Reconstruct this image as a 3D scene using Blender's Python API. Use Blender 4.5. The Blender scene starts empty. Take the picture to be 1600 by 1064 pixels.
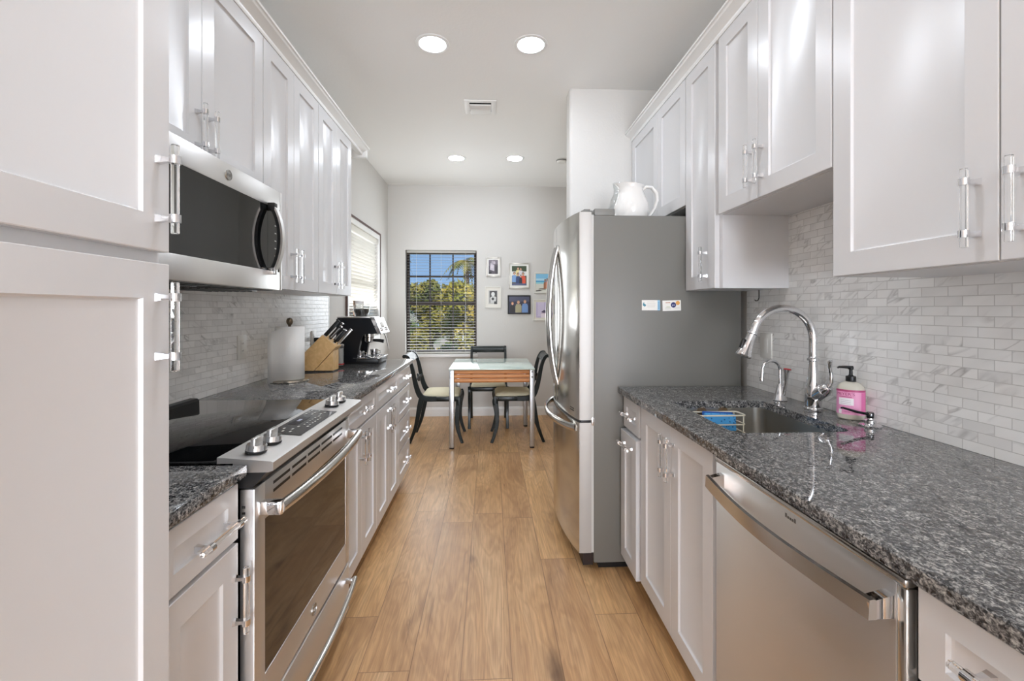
import bpy, bmesh, math, random
from mathutils import Vector, Matrix

S = bpy.context.scene
COL = S.collection
random.seed(7)
PI = math.pi

# ------------------------------------------------------------------ camera, world, sun, exposure
CAM_H = 1.294
cd = bpy.data.cameras.new('camera')
cam = bpy.data.objects.new('camera', cd)
COL.objects.link(cam)
cam.location = (0, 0, CAM_H)
cam.rotation_euler = (PI / 2, 0, -0.0485)
cd.sensor_width = 36
cd.lens = 36 * 701 / 1600
cd.shift_y = (484 - 532) / 1600
cd.clip_start = 0.05
S.camera = cam

S.view_settings.view_transform = 'Standard'
S.view_settings.look = 'None'
S.view_settings.exposure = 0.42
S.cycles.max_bounces = 20
S.cycles.diffuse_bounces = 12
S.cycles.glossy_bounces = 8
S.cycles.transmission_bounces = 14
S.cycles.transparent_max_bounces = 24
S.cycles.use_denoising = True
S.view_settings.gamma = 1.0
S.view_settings.use_curve_mapping = False

W = bpy.data.worlds.new('sky')
S.world = W
W.use_nodes = True
wn = W.node_tree
bg = wn.nodes['Background']
_tc = wn.nodes.new('ShaderNodeTexCoord')
_sp = wn.nodes.new('ShaderNodeSeparateXYZ')
_rp = wn.nodes.new('ShaderNodeValToRGB')
wn.links.new(_tc.outputs['Generated'], _sp.inputs[0])
wn.links.new(_sp.outputs['Z'], _rp.inputs[0])
_rp.color_ramp.elements[0].position = 0.0
_rp.color_ramp.elements[0].color = (0.36, 0.60, 0.93, 1)
_rp.color_ramp.elements[1].position = 0.5
_rp.color_ramp.elements[1].color = (0.14, 0.33, 0.80, 1)
wn.links.new(_rp.outputs[0], bg.inputs[0])
bg.inputs[1].default_value = 0.66

sd = bpy.data.lights.new('sun', 'SUN')
sd.energy = 3.6
sd.angle = 0.01
sd.color = (1.0, 0.96, 0.88)
sun = bpy.data.objects.new('sun', sd)
COL.objects.link(sun)
sun.rotation_euler = (math.radians(46), 0, math.radians(20))   # high, from the camera side, lights the trees outside

LAMP = 68.0          # radiance of the ceiling lamps

def daylight(name, loc, rot, sx, sz, watts, col):
    ld = bpy.data.lights.new(name, 'AREA')
    ld.shape = 'RECTANGLE'
    ld.size, ld.size_y, ld.energy, ld.color = sx, sz, watts, col
    o = bpy.data.objects.new(name, ld)
    COL.objects.link(o)
    o.location, o.rotation_euler = loc, rot
    return o


# added fill behind the camera, daylight by the two windows of the dining end
daylight('fill_rear', (0.40, -5.22, 1.25), (PI / 2 + .4, 0, 0.06), 1.6, 2.3, 190.0, (0.92, 0.98, 1.08))
daylight('daylight_back_window', (-0.597, 5.512, 1.39), (-PI / 2 + .1, 0, 0), 0.84, 1.22, 9.5, (0.93, 0.97, 1.0))
daylight('daylight_side_window', (-1.38, 4.5, 1.55), (0, -PI / 2 - .5, 0), 1.0, 1.0, 13.0, (0.97, 0.98, 1.0))


# ------------------------------------------------------------------ node helpers
def new_mat(name):
    m = bpy.data.materials.new(name)
    m.use_nodes = True
    nt = m.node_tree
    b = nt.nodes['Principled BSDF']
    return m, nt, b


def lin(c):
    return tuple((x / 12.92 if x <= 0.04045 else ((x + 0.055) / 1.055) ** 2.4) for x in [v / 255 for v in c]) + (1,)


def simple(name, rgb, rough=0.5, metal=0.0, **kw):
    m, nt, b = new_mat(name)
    b.inputs['Base Color'].default_value = lin(rgb)
    b.inputs['Roughness'].default_value = rough
    b.inputs['Metallic'].default_value = metal
    for k, v in kw.items():
        b.inputs[k].default_value = v
    return m


class N:
    """tiny node-tree builder"""
    def __init__(s, nt):
        s.nt = nt

    def node(s, typ, **kw):
        n = s.nt.nodes.new(typ)
        for k, v in kw.items():
            if k.startswith('i_'):
                key = k[2:]
                key = int(key) if key.isdigit() else key.replace('_', ' ')
                s.put(n.inputs[key], v)
            else:
                setattr(n, k, v)
        return n

    def put(s, sock, v):
        if isinstance(v, bpy.types.NodeSocket):
            s.nt.links.new(v, sock)
        else:
            sock.default_value = v

    def math(s, op, a, b=None, c=None):
        n = s.nt.nodes.new('ShaderNodeMath')
        n.operation = op
        for i, v in enumerate((a, b, c)):
            if v is not None:
                s.put(n.inputs[i], v)
        return n.outputs[0]

    def coord(s):
        return s.nt.nodes.new('ShaderNodeNewGeometry').outputs['Position']

    def sep(s, v):
        n = s.node('ShaderNodeSeparateXYZ')
        s.put(n.inputs[0], v)
        return n.outputs

    def comb(s, x, y, z):
        n = s.node('ShaderNodeCombineXYZ')
        for i, v in enumerate((x, y, z)):
            s.put(n.inputs[i], v)
        return n.outputs[0]

    def noise(s, vec, scale=5, detail=2, rough=0.5, dist=0.0):
        n = s.node('ShaderNodeTexNoise')
        s.put(n.inputs['Vector'], vec)
        n.inputs['Scale'].default_value = scale
        n.inputs['Detail'].default_value = detail
        n.inputs['Roughness'].default_value = rough
        n.inputs['Distortion'].default_value = dist
        return n.outputs['Fac']

    def ramp(s, fac, stops, interp='LINEAR'):
        n = s.node('ShaderNodeValToRGB')
        n.color_ramp.interpolation = interp
        e = n.color_ramp.elements
        while len(e) < len(stops):
            e.new(0.5)
        for k, (p, c) in zip(e, stops):
            k.position = p
            k.color = c if len(c) == 4 else tuple(c) + (1,)
        s.put(n.inputs[0], fac)
        return n.outputs[0]

    def mix(s, fac, a, b, blend='MIX'):
        n = s.node('ShaderNodeMix', data_type='RGBA', blend_type=blend)
        s.put(n.inputs[0], fac)
        s.put(n.inputs[6], a)
        s.put(n.inputs[7], b)
        return n.outputs[2]

    def bump(s, h, strength=0.2, dist=0.01, normal=None):
        n = s.node('ShaderNodeBump')
        n.inputs['Strength'].default_value = strength
        n.inputs['Distance'].default_value = dist
        s.put(n.inputs['Height'], h)
        if normal is not None:
            s.put(n.inputs['Normal'], normal)
        return n.outputs[0]


g4 = lambda v: (v, v, v, 1)


# ------------------------------------------------------------------ materials
def mat_paint(name, rgb, rough, bump=0.0, scale=60):
    m, nt, b = new_mat(name)
    n = N(nt)
    b.inputs['Base Color'].default_value = lin(rgb)
    b.inputs['Roughness'].default_value = rough
    if bump:
        h = n.noise(n.coord(), scale, 3)
        nt.links.new(n.bump(h, bump, 0.004), b.inputs['Normal'])
    return m


M_WALL = mat_paint('wall paint', (212, 210, 206), 0.7, 0.25, 90)
M_CEIL = mat_paint('ceiling paint', (242, 242, 240), 0.8, 0.15, 70)
M_CAB = mat_paint('white cabinet paint', (215, 215, 216), 0.24)
M_TRIM = mat_paint('white trim paint', (236, 236, 234), 0.35)
M_CABIN = mat_paint('white cabinet side', (216, 216, 217), 0.3)


def mat_floor():
    m, nt, b = new_mat('oak plank laminate')
    n = N(nt)
    P = n.coord()
    x, y, z = n.sep(P)
    xs = n.math('DIVIDE', n.math('ADD', x, 0.105 + 0.183 * 40), 0.183)
    row = n.math('FLOOR', xs)
    fx = n.math('FRACT', xs)
    wr = n.node('ShaderNodeTexWhiteNoise', noise_dimensions='1D')
    nt.links.new(row, wr.inputs['W'])
    ys = n.math('ADD', n.math('DIVIDE', n.math('ADD', y, 20.0), 1.28), wr.outputs['Value'])
    col = n.math('FLOOR', ys)
    fy = n.math('FRACT', ys)
    wp = n.node('ShaderNodeTexWhiteNoise', noise_dimensions='2D')
    nt.links.new(n.comb(row, col, 0), wp.inputs['Vector'])
    rnd = wp.outputs['Value']
    off = n.math('MULTIPLY', rnd, 37.0)
    # broad tone, cathedral rings, fine fibre, knots
    g1 = n.noise(n.comb(n.math('MULTIPLY', x, 7.0), n.math('ADD', n.math('MULTIPLY', y, 1.1), off), off), 1.0, 3, 0.55, 0.6)
    rings = n.math('SINE', n.math('MULTIPLY', g1, 75.0))
    ringm = n.math('MULTIPLY', n.math('ADD', rings, 1.0), 0.5)
    fine = n.noise(n.comb(n.math('MULTIPLY', x, 170.0), n.math('ADD', n.math('MULTIPLY', y, 5.0), off), off), 1.0, 3, 0.6)
    blot = n.noise(n.comb(n.math('MULTIPLY', x, 6.0), n.math('ADD', n.math('MULTIPLY', y, 2.2), off), off), 1.0, 3, 0.6, 0.4)
    vk = n.node('ShaderNodeTexVoronoi', feature='F1')
    nt.links.new(n.comb(n.math('MULTIPLY', x, 3.6), n.math('ADD', n.math('MULTIPLY', y, 1.25), off), 0), vk.inputs['Vector'])
    vk.inputs['Scale'].default_value = 1.0
    kd = n.math('ADD', vk.outputs['Distance'], n.math('MULTIPLY', n.math('SUBTRACT', blot, 0.5), 0.35))
    knot = n.ramp(kd, [(0.0, g4(1)), (0.045, g4(0.85)), (0.10, g4(0.25)), (0.2, g4(0))])
    crack = n.noise(n.comb(n.math('MULTIPLY', x, 38.0), n.math('ADD', n.math('MULTIPLY', y, 1.9), off), off), 1.0, 4, 0.7, 1.2)
    crackm = n.ramp(crack, [(0.62, g4(0)), (0.72, g4(1))])
    base = n.ramp(g1, [(0.25, lin((180, 134, 88))), (0.5, lin((215, 170, 118))), (0.75, lin((235, 198, 150)))])
    tone = n.ramp(rnd, [(0.0, lin((196, 158, 122))), (0.5, lin((220, 181, 136))), (1.0, lin((238, 194, 134)))])
    c = n.mix(0.42, base, tone)
    c = n.mix(n.math('MULTIPLY', ringm, 0.26), c, lin((150, 108, 70)))
    c = n.mix(n.math('MULTIPLY', n.ramp(fine, [(0.35, g4(1)), (0.62, g4(0))]), 0.34), c, lin((138, 99, 66)))
    c = n.mix(n.math('MULTIPLY', n.ramp(blot, [(0.5, g4(0)), (0.72, g4(1))]), 0.46), c, lin((134, 96, 66)))
    c = n.mix(n.math('MULTIPLY', knot, 0.8), c, lin((84, 54, 34)))
    c = n.mix(n.math('MULTIPLY', crackm, 0.62), c, lin((96, 64, 42)))
    ex = n.math('MINIMUM', fx, n.math('SUBTRACT', 1.0, fx))
    ey = n.math('MINIMUM', fy, n.math('SUBTRACT', 1.0, fy))
    gx = n.math('LESS_THAN', ex, 0.009)
    gy = n.math('LESS_THAN', ey, 0.0013)
    gap = n.math('MAXIMUM', gx, gy)
    c = n.mix(n.math('MULTIPLY', gap, 0.55), c, lin((92, 62, 42)))
    nt.links.new(c, b.inputs['Base Color'])
    r = n.math('ADD', 0.30, n.math('MULTIPLY', fine, 0.12))
    nt.links.new(r, b.inputs['Roughness'])
    h = n.math('SUBTRACT', n.math('MULTIPLY', fine, 0.15), gap)
    nt.links.new(n.bump(h, 0.25, 0.002), b.inputs['Normal'])
    return m


M_FLOOR = mat_floor()


def mat_tile():
    m, nt, b = new_mat('marble brick mosaic')
    n = N(nt)
    P = n.coord()
    x, y, z = n.sep(P)
    br = n.node('ShaderNodeTexBrick', offset=0.5, offset_frequency=2, squash=1.0)
    nt.links.new(n.comb(n.math('ADD', y, 5.0), n.math('SUBTRACT', z, 0.915), 0), br.inputs['Vector'])
    br.inputs['Scale'].default_value = 1.0
    br.inputs['Mortar Size'].default_value = 0.0011
    br.inputs['Mortar Smooth'].default_value = 0.15
    br.inputs['Bias'].default_value = 0.0
    br.inputs['Brick Width'].default_value = 0.0775
    br.inputs['Row Height'].default_value = 0.0278
    br.inputs['Color1'].default_value = g4(0)
    br.inputs['Color2'].default_value = g4(1)
    br.inputs['Mortar'].default_value = g4(0.5)
    rnd = n.sep(br.outputs['Color'])[0]
    off = n.math('MULTIPLY', rnd, 9.0)
    ca, sa = math.cos(.62), math.sin(.62)
    al = n.math('SUBTRACT', n.math('MULTIPLY', z, sa), n.math('MULTIPLY', y, ca))
    ac = n.math('ADD', n.math('MULTIPLY', z, ca), n.math('MULTIPLY', y, sa))
    rot = n.comb(n.math('ADD', n.math('MULTIPLY', al, .45), off), n.math('MULTIPLY', ac, 1.5), off)
    v = n.noise(rot, 7.0, 3, 0.6, 0.5)
    vein = n.ramp(n.math('ABSOLUTE', n.math('SUBTRACT', v, 0.5)), [(0.0, g4(1)), (0.012, g4(0.6)), (0.035, g4(0))])
    sel = n.ramp(n.noise(rot, 5.0, 2), [(0.46, g4(0)), (0.66, g4(1))])
    cloud = n.noise(rot, 6.0, 3)
    c = n.ramp(cloud, [(0.3, lin((232, 232, 230))), (0.7, lin((250, 250, 248)))])
    c = n.mix(n.math('MULTIPLY', n.math('MULTIPLY', vein, sel), 0.62), c, lin((138, 136, 132)))
    c = n.mix(br.outputs['Fac'], c, lin((204, 203, 200)))
    nt.links.new(c, b.inputs['Base Color'])
    rr = n.math('ADD', 0.22, n.math('MULTIPLY', br.outputs['Fac'], 0.5))
    nt.links.new(rr, b.inputs['Roughness'])
    tilt = n.math('MULTIPLY', n.math('SUBTRACT', 1.0, br.outputs['Fac']), 1.0)
    nt.links.new(n.bump(tilt, 0.5, 0.0012), b.inputs['Normal'])
    return m


M_TILE = mat_tile()


def mat_granite():
    m, nt, b = new_mat('dark speckled granite')
    n = N(nt)
    P = n.coord()
    x, y, z = n.sep(P)
    Q = n.comb(n.math('MULTIPLY', x, 1.0), n.math('MULTIPLY', y, 0.75), z)
    a = n.noise(Q, 190, 4, 0.65, 0.8)
    bb = n.noise(Q, 55, 3, 0.6, 0.6)
    f = n.math('ADD', n.math('MULTIPLY', a, 0.72), n.math('MULTIPLY', bb, 0.28))
    c = n.ramp(f, [(0.35, lin((14, 14, 15))), (0.44, lin((52, 52, 54))), (0.51, lin((106, 106, 106))), (0.58, lin((156, 155, 152))), (0.69, lin((204, 202, 198)))])
    sp = n.noise(Q, 300, 2, 0.5)
    c = n.mix(n.ramp(sp, [(0.64, g4(0)), (0.70, g4(0.7))]), c, lin((12, 12, 13)))
    nt.links.new(c, b.inputs['Base Color'])
    b.inputs['Roughness'].default_value = 0.045
    b.inputs['Specular IOR Level'].default_value = 0.75
    return m


M_GRAN = mat_granite()


def mat_steel(name, rgb, rough, sx, sy, sz, bump=0.08, metal=1.0, aniso=0.0):
    m, nt, b = new_mat(name)
    n = N(nt)
    x, y, z = n.sep(n.coord())
    h = n.noise(n.comb(n.math('MULTIPLY', x, sx), n.math('MULTIPLY', y, sy), n.math('MULTIPLY', z, sz)), 1.0, 3, 0.7)
    b.inputs['Base Color'].default_value = lin(rgb)
    b.inputs['Metallic'].default_value = metal
    r = n.math('ADD', rough - 0.05, n.math('MULTIPLY', h, 0.1))
    nt.links.new(r, b.inputs['Roughness'])
    nt.links.new(n.bump(h, bump, 0.0006), b.inputs['Normal'])
    if aniso:
        b.inputs['Anisotropic'].default_value = aniso
        nt.links.new(n.comb(0, 0, 1), b.inputs['Tangent'])
    return m


M_STEEL = mat_steel('brushed stainless steel', (226, 224, 222), 0.40, 900, 3, 900, 0.008, 1.0, 0.8)       # grain runs along Y
M_STEELV = mat_steel('brushed stainless fridge door', (198, 196, 192), 0.15, 700, 700, 4, 0.015)
M_STEELS = mat_steel('satin stainless sink', (190, 187, 180), 0.3, 400, 400, 6)
M_SATIN = simple('satin steel bar', (216, 214, 210), 0.2, 1.0)
M_CHROME = simple('polished chrome', (226, 226, 228), 0.05, 1.0)
M_NICKEL = simple('satin nickel', (178, 172, 160), 0.25, 1.0)
M_FSIDE = mat_paint('grey fridge enamel', (116, 115, 110), 0.42, 0.06, 400)
M_FEDGE = simple('grey metallic door edge', (176, 173, 169), 0.42, 0.35)
M_FGREY = simple('grey plastic', (128, 128, 124), 0.45)
M_BLACK = simple('black plastic', (16, 16, 17), 0.4)
M_BLACKG = simple('black glass', (9, 10, 11), 0.03, 0.0, **{'Specular IOR Level': 0.8})
M_DARKGL = simple('dark oven glass', (30, 24, 20), 0.045, 0.0, **{'Specular IOR Level': 1.0})
M_PANEL = simple('grey control glass', (70, 70, 70), 0.15)
M_MARK = simple('pale print', (196, 196, 190), 0.5)
M_MARKB = simple('bluish display digits', (170, 172, 190), 0.4)
M_RUBBER = simple('black rubber', (10, 10, 10), 0.7)
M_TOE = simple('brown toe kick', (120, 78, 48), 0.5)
M_WHITEP = simple('white plastic', (232, 231, 226), 0.35)
M_CERAM = simple('white glazed ceramic', (236, 235, 232), 0.12, 0.0, **{'Coat Weight': 0.4})
M_BRONZE = simple('dark bronze window frame', (62, 52, 48), 0.4, 0.3)
def mat_slat():
    m, nt, b = new_mat('off-white translucent blind slat')
    n = N(nt)
    b.inputs['Base Color'].default_value = lin((232, 230, 224))
    t = n.node('ShaderNodeBsdfTranslucent')
    t.inputs[0].default_value = lin((236, 234, 228))
    ms = n.node('ShaderNodeMixShader')
    ms.inputs[0].default_value = .45
    nt.links.new(b.outputs[0], ms.inputs[1])
    nt.links.new(t.outputs[0], ms.inputs[2])
    nt.links.new(ms.outputs[0], nt.nodes['Material Output'].inputs['Surface'])
    return m


M_SLAT = mat_slat()
M_SLATD = simple('shaded blind slat', (150, 145, 136), 0.5)  # whitish slats with their backlit shade put into the colour
M_PAPER = mat_paint('paper towel', (242, 242, 240), 0.9, 0.2, 500)
M_CHAIR = simple('dark green-black lacquer', (24, 31, 30), 0.3, 0.0, **{'Specular IOR Level': 0.35})
M_CUSH = mat_paint('cream upholstery', (222, 216, 188), 0.85, 0.2, 600)
M_ALU = simple('satin aluminium', (190, 192, 194), 0.32, 0.9)
M_TGLASS = simple('frosted pale green glass', (214, 230, 222), 0.07, 0.0, **{'Specular IOR Level': 0.7})
M_TEDGE = simple('green glass edge', (150, 190, 176), 0.1)
M_BLUE = simple('blue sponge', (72, 158, 222), 0.9)
M_BLUED = simple('dark blue scrub pad', (44, 92, 168), 0.95)
M_WIRE = simple('cream coated wire', (226, 220, 200), 0.35)
M_CORD = simple('white cord', (225, 224, 218), 0.6)
M_LABELPINK = simple('pink label', (232, 158, 196), 0.4)
M_LABELDARK = simple('raspberry band', (180, 70, 118), 0.4)
M_PINKINK = simple('dark pink ink', (168, 66, 112), 0.5)
M_PINKSIDE = simple('deep pink side panel', (220, 116, 168), 0.4)
M_LABELW = simple('white label panel', (240, 236, 238), 0.5)
M_RED = simple('red mark', (196, 30, 40), 0.4)
M_CHARC = simple('dark coffee bean plastic', (34, 30, 28), 0.3)
M_ESPBLK = simple('black satin metal', (18, 20, 26), 0.3, 0.3)


def mat_wood(name, c1, c2, sx, sy, sz, rough=0.4):
    m, nt, b = new_mat(name)
    n = N(nt)
    x, y, z = n.sep(n.coord())
    g = n.noise(n.comb(n.math('MULTIPLY', x, sx), n.math('MULTIPLY', y, sy), n.math('MULTIPLY', z, sz)), 1.0, 4, 0.6, 0.5)
    nt.links.new(n.ramp(g, [(0.3, lin(c1)), (0.7, lin(c2))]), b.inputs['Base Color'])
    b.inputs['Roughness'].default_value = rough
    return m


M_BEECH = mat_wood('warm beech apron', (206, 140, 88), (222, 160, 106), 5, 5, 60)
M_MAPLE = mat_wood('light maple block', (214, 172, 114), (238, 200, 144), 30, 60, 30)


def mat_clear(name, tint, rough, ior=1.49):
    m, nt, b = new_mat(name)
    b.inputs['Base Color'].default_value = tint + (1,)
    b.inputs['Roughness'].default_value = rough
    b.inputs['Transmission Weight'].default_value = 1.0
    b.inputs['IOR'].default_value = ior
    return m


def mat_thin_glass(name, tint=(1, 1, 1), k=1.0):
    """clear pane: straight-through transparency plus a fresnel reflection"""
    m, nt, b = new_mat(name)
    n = N(nt)
    out = nt.nodes['Material Output']
    tr = n.node('ShaderNodeBsdfTransparent')
    tr.inputs[0].default_value = tint + (1,)
    gl = n.node('ShaderNodeBsdfGlossy')
    gl.inputs['Roughness'].default_value = 0.01
    fr = n.node('ShaderNodeFresnel')
    bf = nt.nodes.new('ShaderNodeNewGeometry').outputs['Backfacing']
    nt.links.new(n.math('ADD', 1.45, n.math('MULTIPLY', bf, 1 / 1.45 - 1.45)), fr.inputs[0])
    ms = n.node('ShaderNodeMixShader')
    nt.links.new(n.math('MULTIPLY', fr.outputs[0], k), ms.inputs[0])
    nt.links.new(tr.outputs[0], ms.inputs[1])
    nt.links.new(gl.outputs[0], ms.inputs[2])
    nt.links.new(ms.outputs[0], out.inputs['Surface'])
    return m


M_ACRYL = mat_clear('clear acrylic', (0.97, 0.98, 0.98), 0.0)
M_SOAP = simple('milky translucent soap plastic', (232, 228, 214), 0.2, 0.0, **{'Transmission Weight': 0.35, 'IOR': 1.35})
M_PANE = mat_thin_glass('window pane')
M_CLEAR = mat_thin_glass('thin clear glass', (0.95, 0.96, 0.96), 1.6)
M_SUCT = mat_thin_glass('clear suction cup', (0.9, 0.8, 0.68), 1.0)


def mat_emit(name, strength, col=(0.91, 0.98, 1.08)):
    m, nt, b = new_mat(name)
    b.inputs['Base Color'].default_value = (0.9, 0.9, 0.9, 1)
    b.inputs['Emission Color'].default_value = col + (1,)
    b.inputs['Emission Strength'].default_value = strength
    return m


M_LAMP = mat_emit('lit lamp diffuser', LAMP)


# ------------------------------------------------------------------ mesh builder
class MB:
    def __init__(s):
        s.bm = bmesh.new()

    def _merge(s, t, m):
        t.verts.index_update()
        vs = [s.bm.verts.new(v.co) for v in t.verts]
        for f in t.faces:
            try:
                nf = s.bm.faces.new([vs[v.index] for v in f.verts])
                nf.material_index = m
            except ValueError:
                pass
        t.free()

    def box(s, x0, x1, y0, y1, z0, z1, m=0, bev=0.0, seg=2):
        t = bmesh.new()
        bmesh.ops.create_cube(t, size=1)
        for v in t.verts:
            v.co = Vector(((x0 + x1) / 2 + v.co.x * (x1 - x0), (y0 + y1) / 2 + v.co.y * (y1 - y0), (z0 + z1) / 2 + v.co.z * (z1 - z0)))
        if bev:
            bmesh.ops.bevel(t, geom=t.edges[:], offset=bev, segments=seg, profile=0.5, affect='EDGES')
        s._merge(t, m)
        return s

    def obox(s, center, size, rot, m=0, bev=0.0):
        """oriented box, rot a 3x3 matrix or euler tuple"""
        t = bmesh.new()
        bmesh.ops.create_cube(t, size=1)
        if not isinstance(rot, Matrix):
            from mathutils import Euler
            rot = Euler(rot).to_matrix()
        for v in t.verts:
            v.co = Vector((v.co.x * size[0], v.co.y * size[1], v.co.z * size[2]))
        if bev:
            bmesh.ops.bevel(t, geom=t.edges[:], offset=bev, segments=2, profile=0.5, affect='EDGES')
        for v in t.verts:
            v.co = rot @ v.co + Vector(center)
        s._merge(t, m)
        return s

    def tube(s, pts, r, m=0, seg=10, caps=True, sx=1.0, sy=1.0, up=None, closed=False):
        pts = [Vector(p) for p in pts]
        nP = len(pts)
        rs = r if isinstance(r, (list, tuple)) else [r] * nP
        tang = []
        for i in range(nP):
            a = pts[(i - 1) % nP] if (closed or i > 0) else pts[i]
            c = pts[(i + 1) % nP] if (closed or i < nP - 1) else pts[i]
            d = c - a
            tang.append(d.normalized() if d.length > 1e-9 else Vector((0, 0, 1)))
        t0 = tang[0]
        if up is None:
            up = Vector((0, 0, 1)) if abs(t0.z) < 0.9 else Vector((1, 0, 0))
        up = Vector(up)
        nrm = (up - t0 * up.dot(t0)).normalized()
        rings = []
        for i in range(nP):
            t = tang[i]
            nrm = (nrm - t * nrm.dot(t))
            nrm = nrm.normalized() if nrm.length > 1e-9 else t.orthogonal().normalized()
            bn = t.cross(nrm)
            rings.append([s.bm.verts.new(pts[i] + (nrm * math.cos(a) * sx + bn * math.sin(a) * sy) * rs[i])
                          for a in [2 * PI * k / seg + PI / seg for k in range(seg)]])
        n2 = nP if closed else nP - 1
        for i in range(n2):
            A, B = rings[i], rings[(i + 1) % nP]
            for k in range(seg):
                f = s.bm.faces.new((A[k], A[(k + 1) % seg], B[(k + 1) % seg], B[k]))
                f.material_index = m
        if caps and not closed:
            for R, rev in ((rings[0], True), (rings[-1], False)):
                f = s.bm.faces.new(R[::-1] if rev else R)
                f.material_index = m
        return s

    def lathe(s, prof, c=(0, 0, 0), m=0, seg=28, sx=1.0, sy=1.0, M=None, a0=0.0, a1=2 * PI):
        c = Vector(c)
        full = abs(a1 - a0 - 2 * PI) < 1e-6
        cnt = seg if full else seg + 1
        cols = []
        for r, z in prof:
            if r < 1e-7:
                p = Vector((0, 0, z))
                cols.append([s.bm.verts.new((M @ p if M else p) + c)])
            else:
                row = []
                for k in range(cnt):
                    a = a0 + (a1 - a0) * k / seg
                    p = Vector((r * math.cos(a) * sx, r * math.sin(a) * sy, z))
                    row.append(s.bm.verts.new((M @ p if M else p) + c))
                cols.append(row)
        for A, B in zip(cols, cols[1:]):
            if len(A) == 1 and len(B) == 1:
                continue
            for k in range(seg):
                k2 = (k + 1) % cnt
                if len(A) == 1:
                    f = s.bm.faces.new((A[0], B[k], B[k2]))
                elif len(B) == 1:
                    f = s.bm.faces.new((A[k], A[k2], B[0]))
                else:
                    f = s.bm.faces.new((A[k], A[k2], B[k2], B[k]))
                f.material_index = m
        return s

    def prism(s, poly, ax, a, b, m=0):
        """extrude a 2-D polygon along axis ax ('x': poly=(y,z); 'y': poly=(x,z); 'z': poly=(x,y))"""
        def p3(p, t):
            return {'x': (t, p[0], p[1]), 'y': (p[0], t, p[1]), 'z': (p[0], p[1], t)}[ax]
        A = [s.bm.verts.new(p3(p, a)) for p in poly]
        B = [s.bm.verts.new(p3(p, b)) for p in poly]
        k = len(poly)
        fs = [s.bm.faces.new(A), s.bm.faces.new(B[::-1])]
        for i in range(k):
            fs.append(s.bm.faces.new((A[i], B[i], B[(i + 1) % k], A[(i + 1) % k])))
        for f in fs:
            f.material_index = m
        return s

    def face(s, pts, m=0):
        f = s.bm.faces.new([s.bm.verts.new(p) for p in pts])
        f.material_index = m
        return s

    def shaker(s, sd, X, y0, y1, z0, z1, t=0.02, fw=0.062, rec=0.009, ch=0.007, m=0):
        """five-piece door; face plane x=X, looking away from the wall (sd=+1: right-hand wall)"""
        e = 0.0015
        def ring(ins, d):
            x = X + sd * d
            return [s.bm.verts.new(p) for p in ((x, y0 + ins, z0 + ins), (x, y1 - ins, z0 + ins), (x, y1 - ins, z1 - ins), (x, y0 + ins, z1 - ins))]
        R = [ring(0, t), ring(0, e), ring(e, 0), ring(fw, 0), ring(fw + ch * 0.35, rec * 0.75), ring(fw + ch, rec)]
        fs = [s.bm.faces.new(R[0]), s.bm.faces.new(R[-1])]
        for A, B in zip(R, R[1:]):
            for k in range(4):
                fs.append(s.bm.faces.new((A[k], A[(k + 1) % 4], B[(k + 1) % 4], B[k])))
        for f in fs:
            f.material_index = m
        return s

    def text(s, body, size, fn, m=0, align='CENTER', depth=0.0):
        cu = bpy.data.curves.new('t', 'FONT')
        cu.body = body
        cu.size = size
        cu.align_x = align
        cu.align_y = 'CENTER'
        cu.resolution_u = 2
        o = bpy.data.objects.new('t', cu)
        COL.objects.link(o)
        dg = bpy.context.evaluated_depsgraph_get()
        me = bpy.data.meshes.new_from_object(o.evaluated_get(dg))
        vs = [s.bm.verts.new(fn(v.co.x, v.co.y)) for v in me.vertices]
        for p in me.polygons:
            try:
                f = s.bm.faces.new([vs[i] for i in p.vertices])
                f.material_index = m
            except ValueError:
                pass
        bpy.data.objects.remove(o)
        bpy.data.curves.remove(cu)
        bpy.data.meshes.remove(me)
        return s

    def build(s, name, mats, parent=None, angle=32, recalc=True):
        if recalc:
            bmesh.ops.recalc_face_normals(s.bm, faces=s.bm.faces[:])
        off = Vector((0, 0, 0))
        p = parent
        while p is not None:
            off += p.location
            p = p.parent
        if parent is not None:
            for v in s.bm.verts:
                v.co -= off
        me = bpy.data.meshes.new(name)
        for f in s.bm.faces:
            f.smooth = True
        s.bm.to_mesh(me)
        s.bm.free()
        me.set_sharp_from_angle(angle=math.radians(angle))
        for mm in (mats if isinstance(mats, (list, tuple)) else [mats]):
            me.materials.append(mm)
        o = bpy.data.objects.new(name, me)
        COL.objects.link(o)
        if parent is not None:
            o.parent = parent
        return o


def tag(o, label=None, cat=None, group=None, kind=None):
    if label:
        o['label'] = label
    if cat:
        o['category'] = cat
    if group:
        o['group'] = group
    if kind:
        o['kind'] = kind
    return o


def thing(name, label, cat, loc, group=None):
    o = bpy.data.objects.new(name, None)
    o.empty_display_size = 0.05
    COL.objects.link(o)
    o.location = loc
    return tag(o, label, cat, group)


def copy_tree(o, parent=None):
    c = o.copy()
    COL.objects.link(c)
    if parent is not None:
        c.parent = parent
    for ch in list(o.children):
        copy_tree(ch, c)
    return c


def structure(name, mb, mats):
    o = mb.build(name, mats)
    o['kind'] = 'structure'
    return o


# ------------------------------------------------------------------ room shell
XL, XR = -1.24, 1.293          # side walls
YB, YF = 5.5, -5.2             # back wall, wall behind the camera
ZC = 2.81
YW0, YW1, XW = 3.05, 3.17, 0.543   # stub wall beside the fridge

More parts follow.
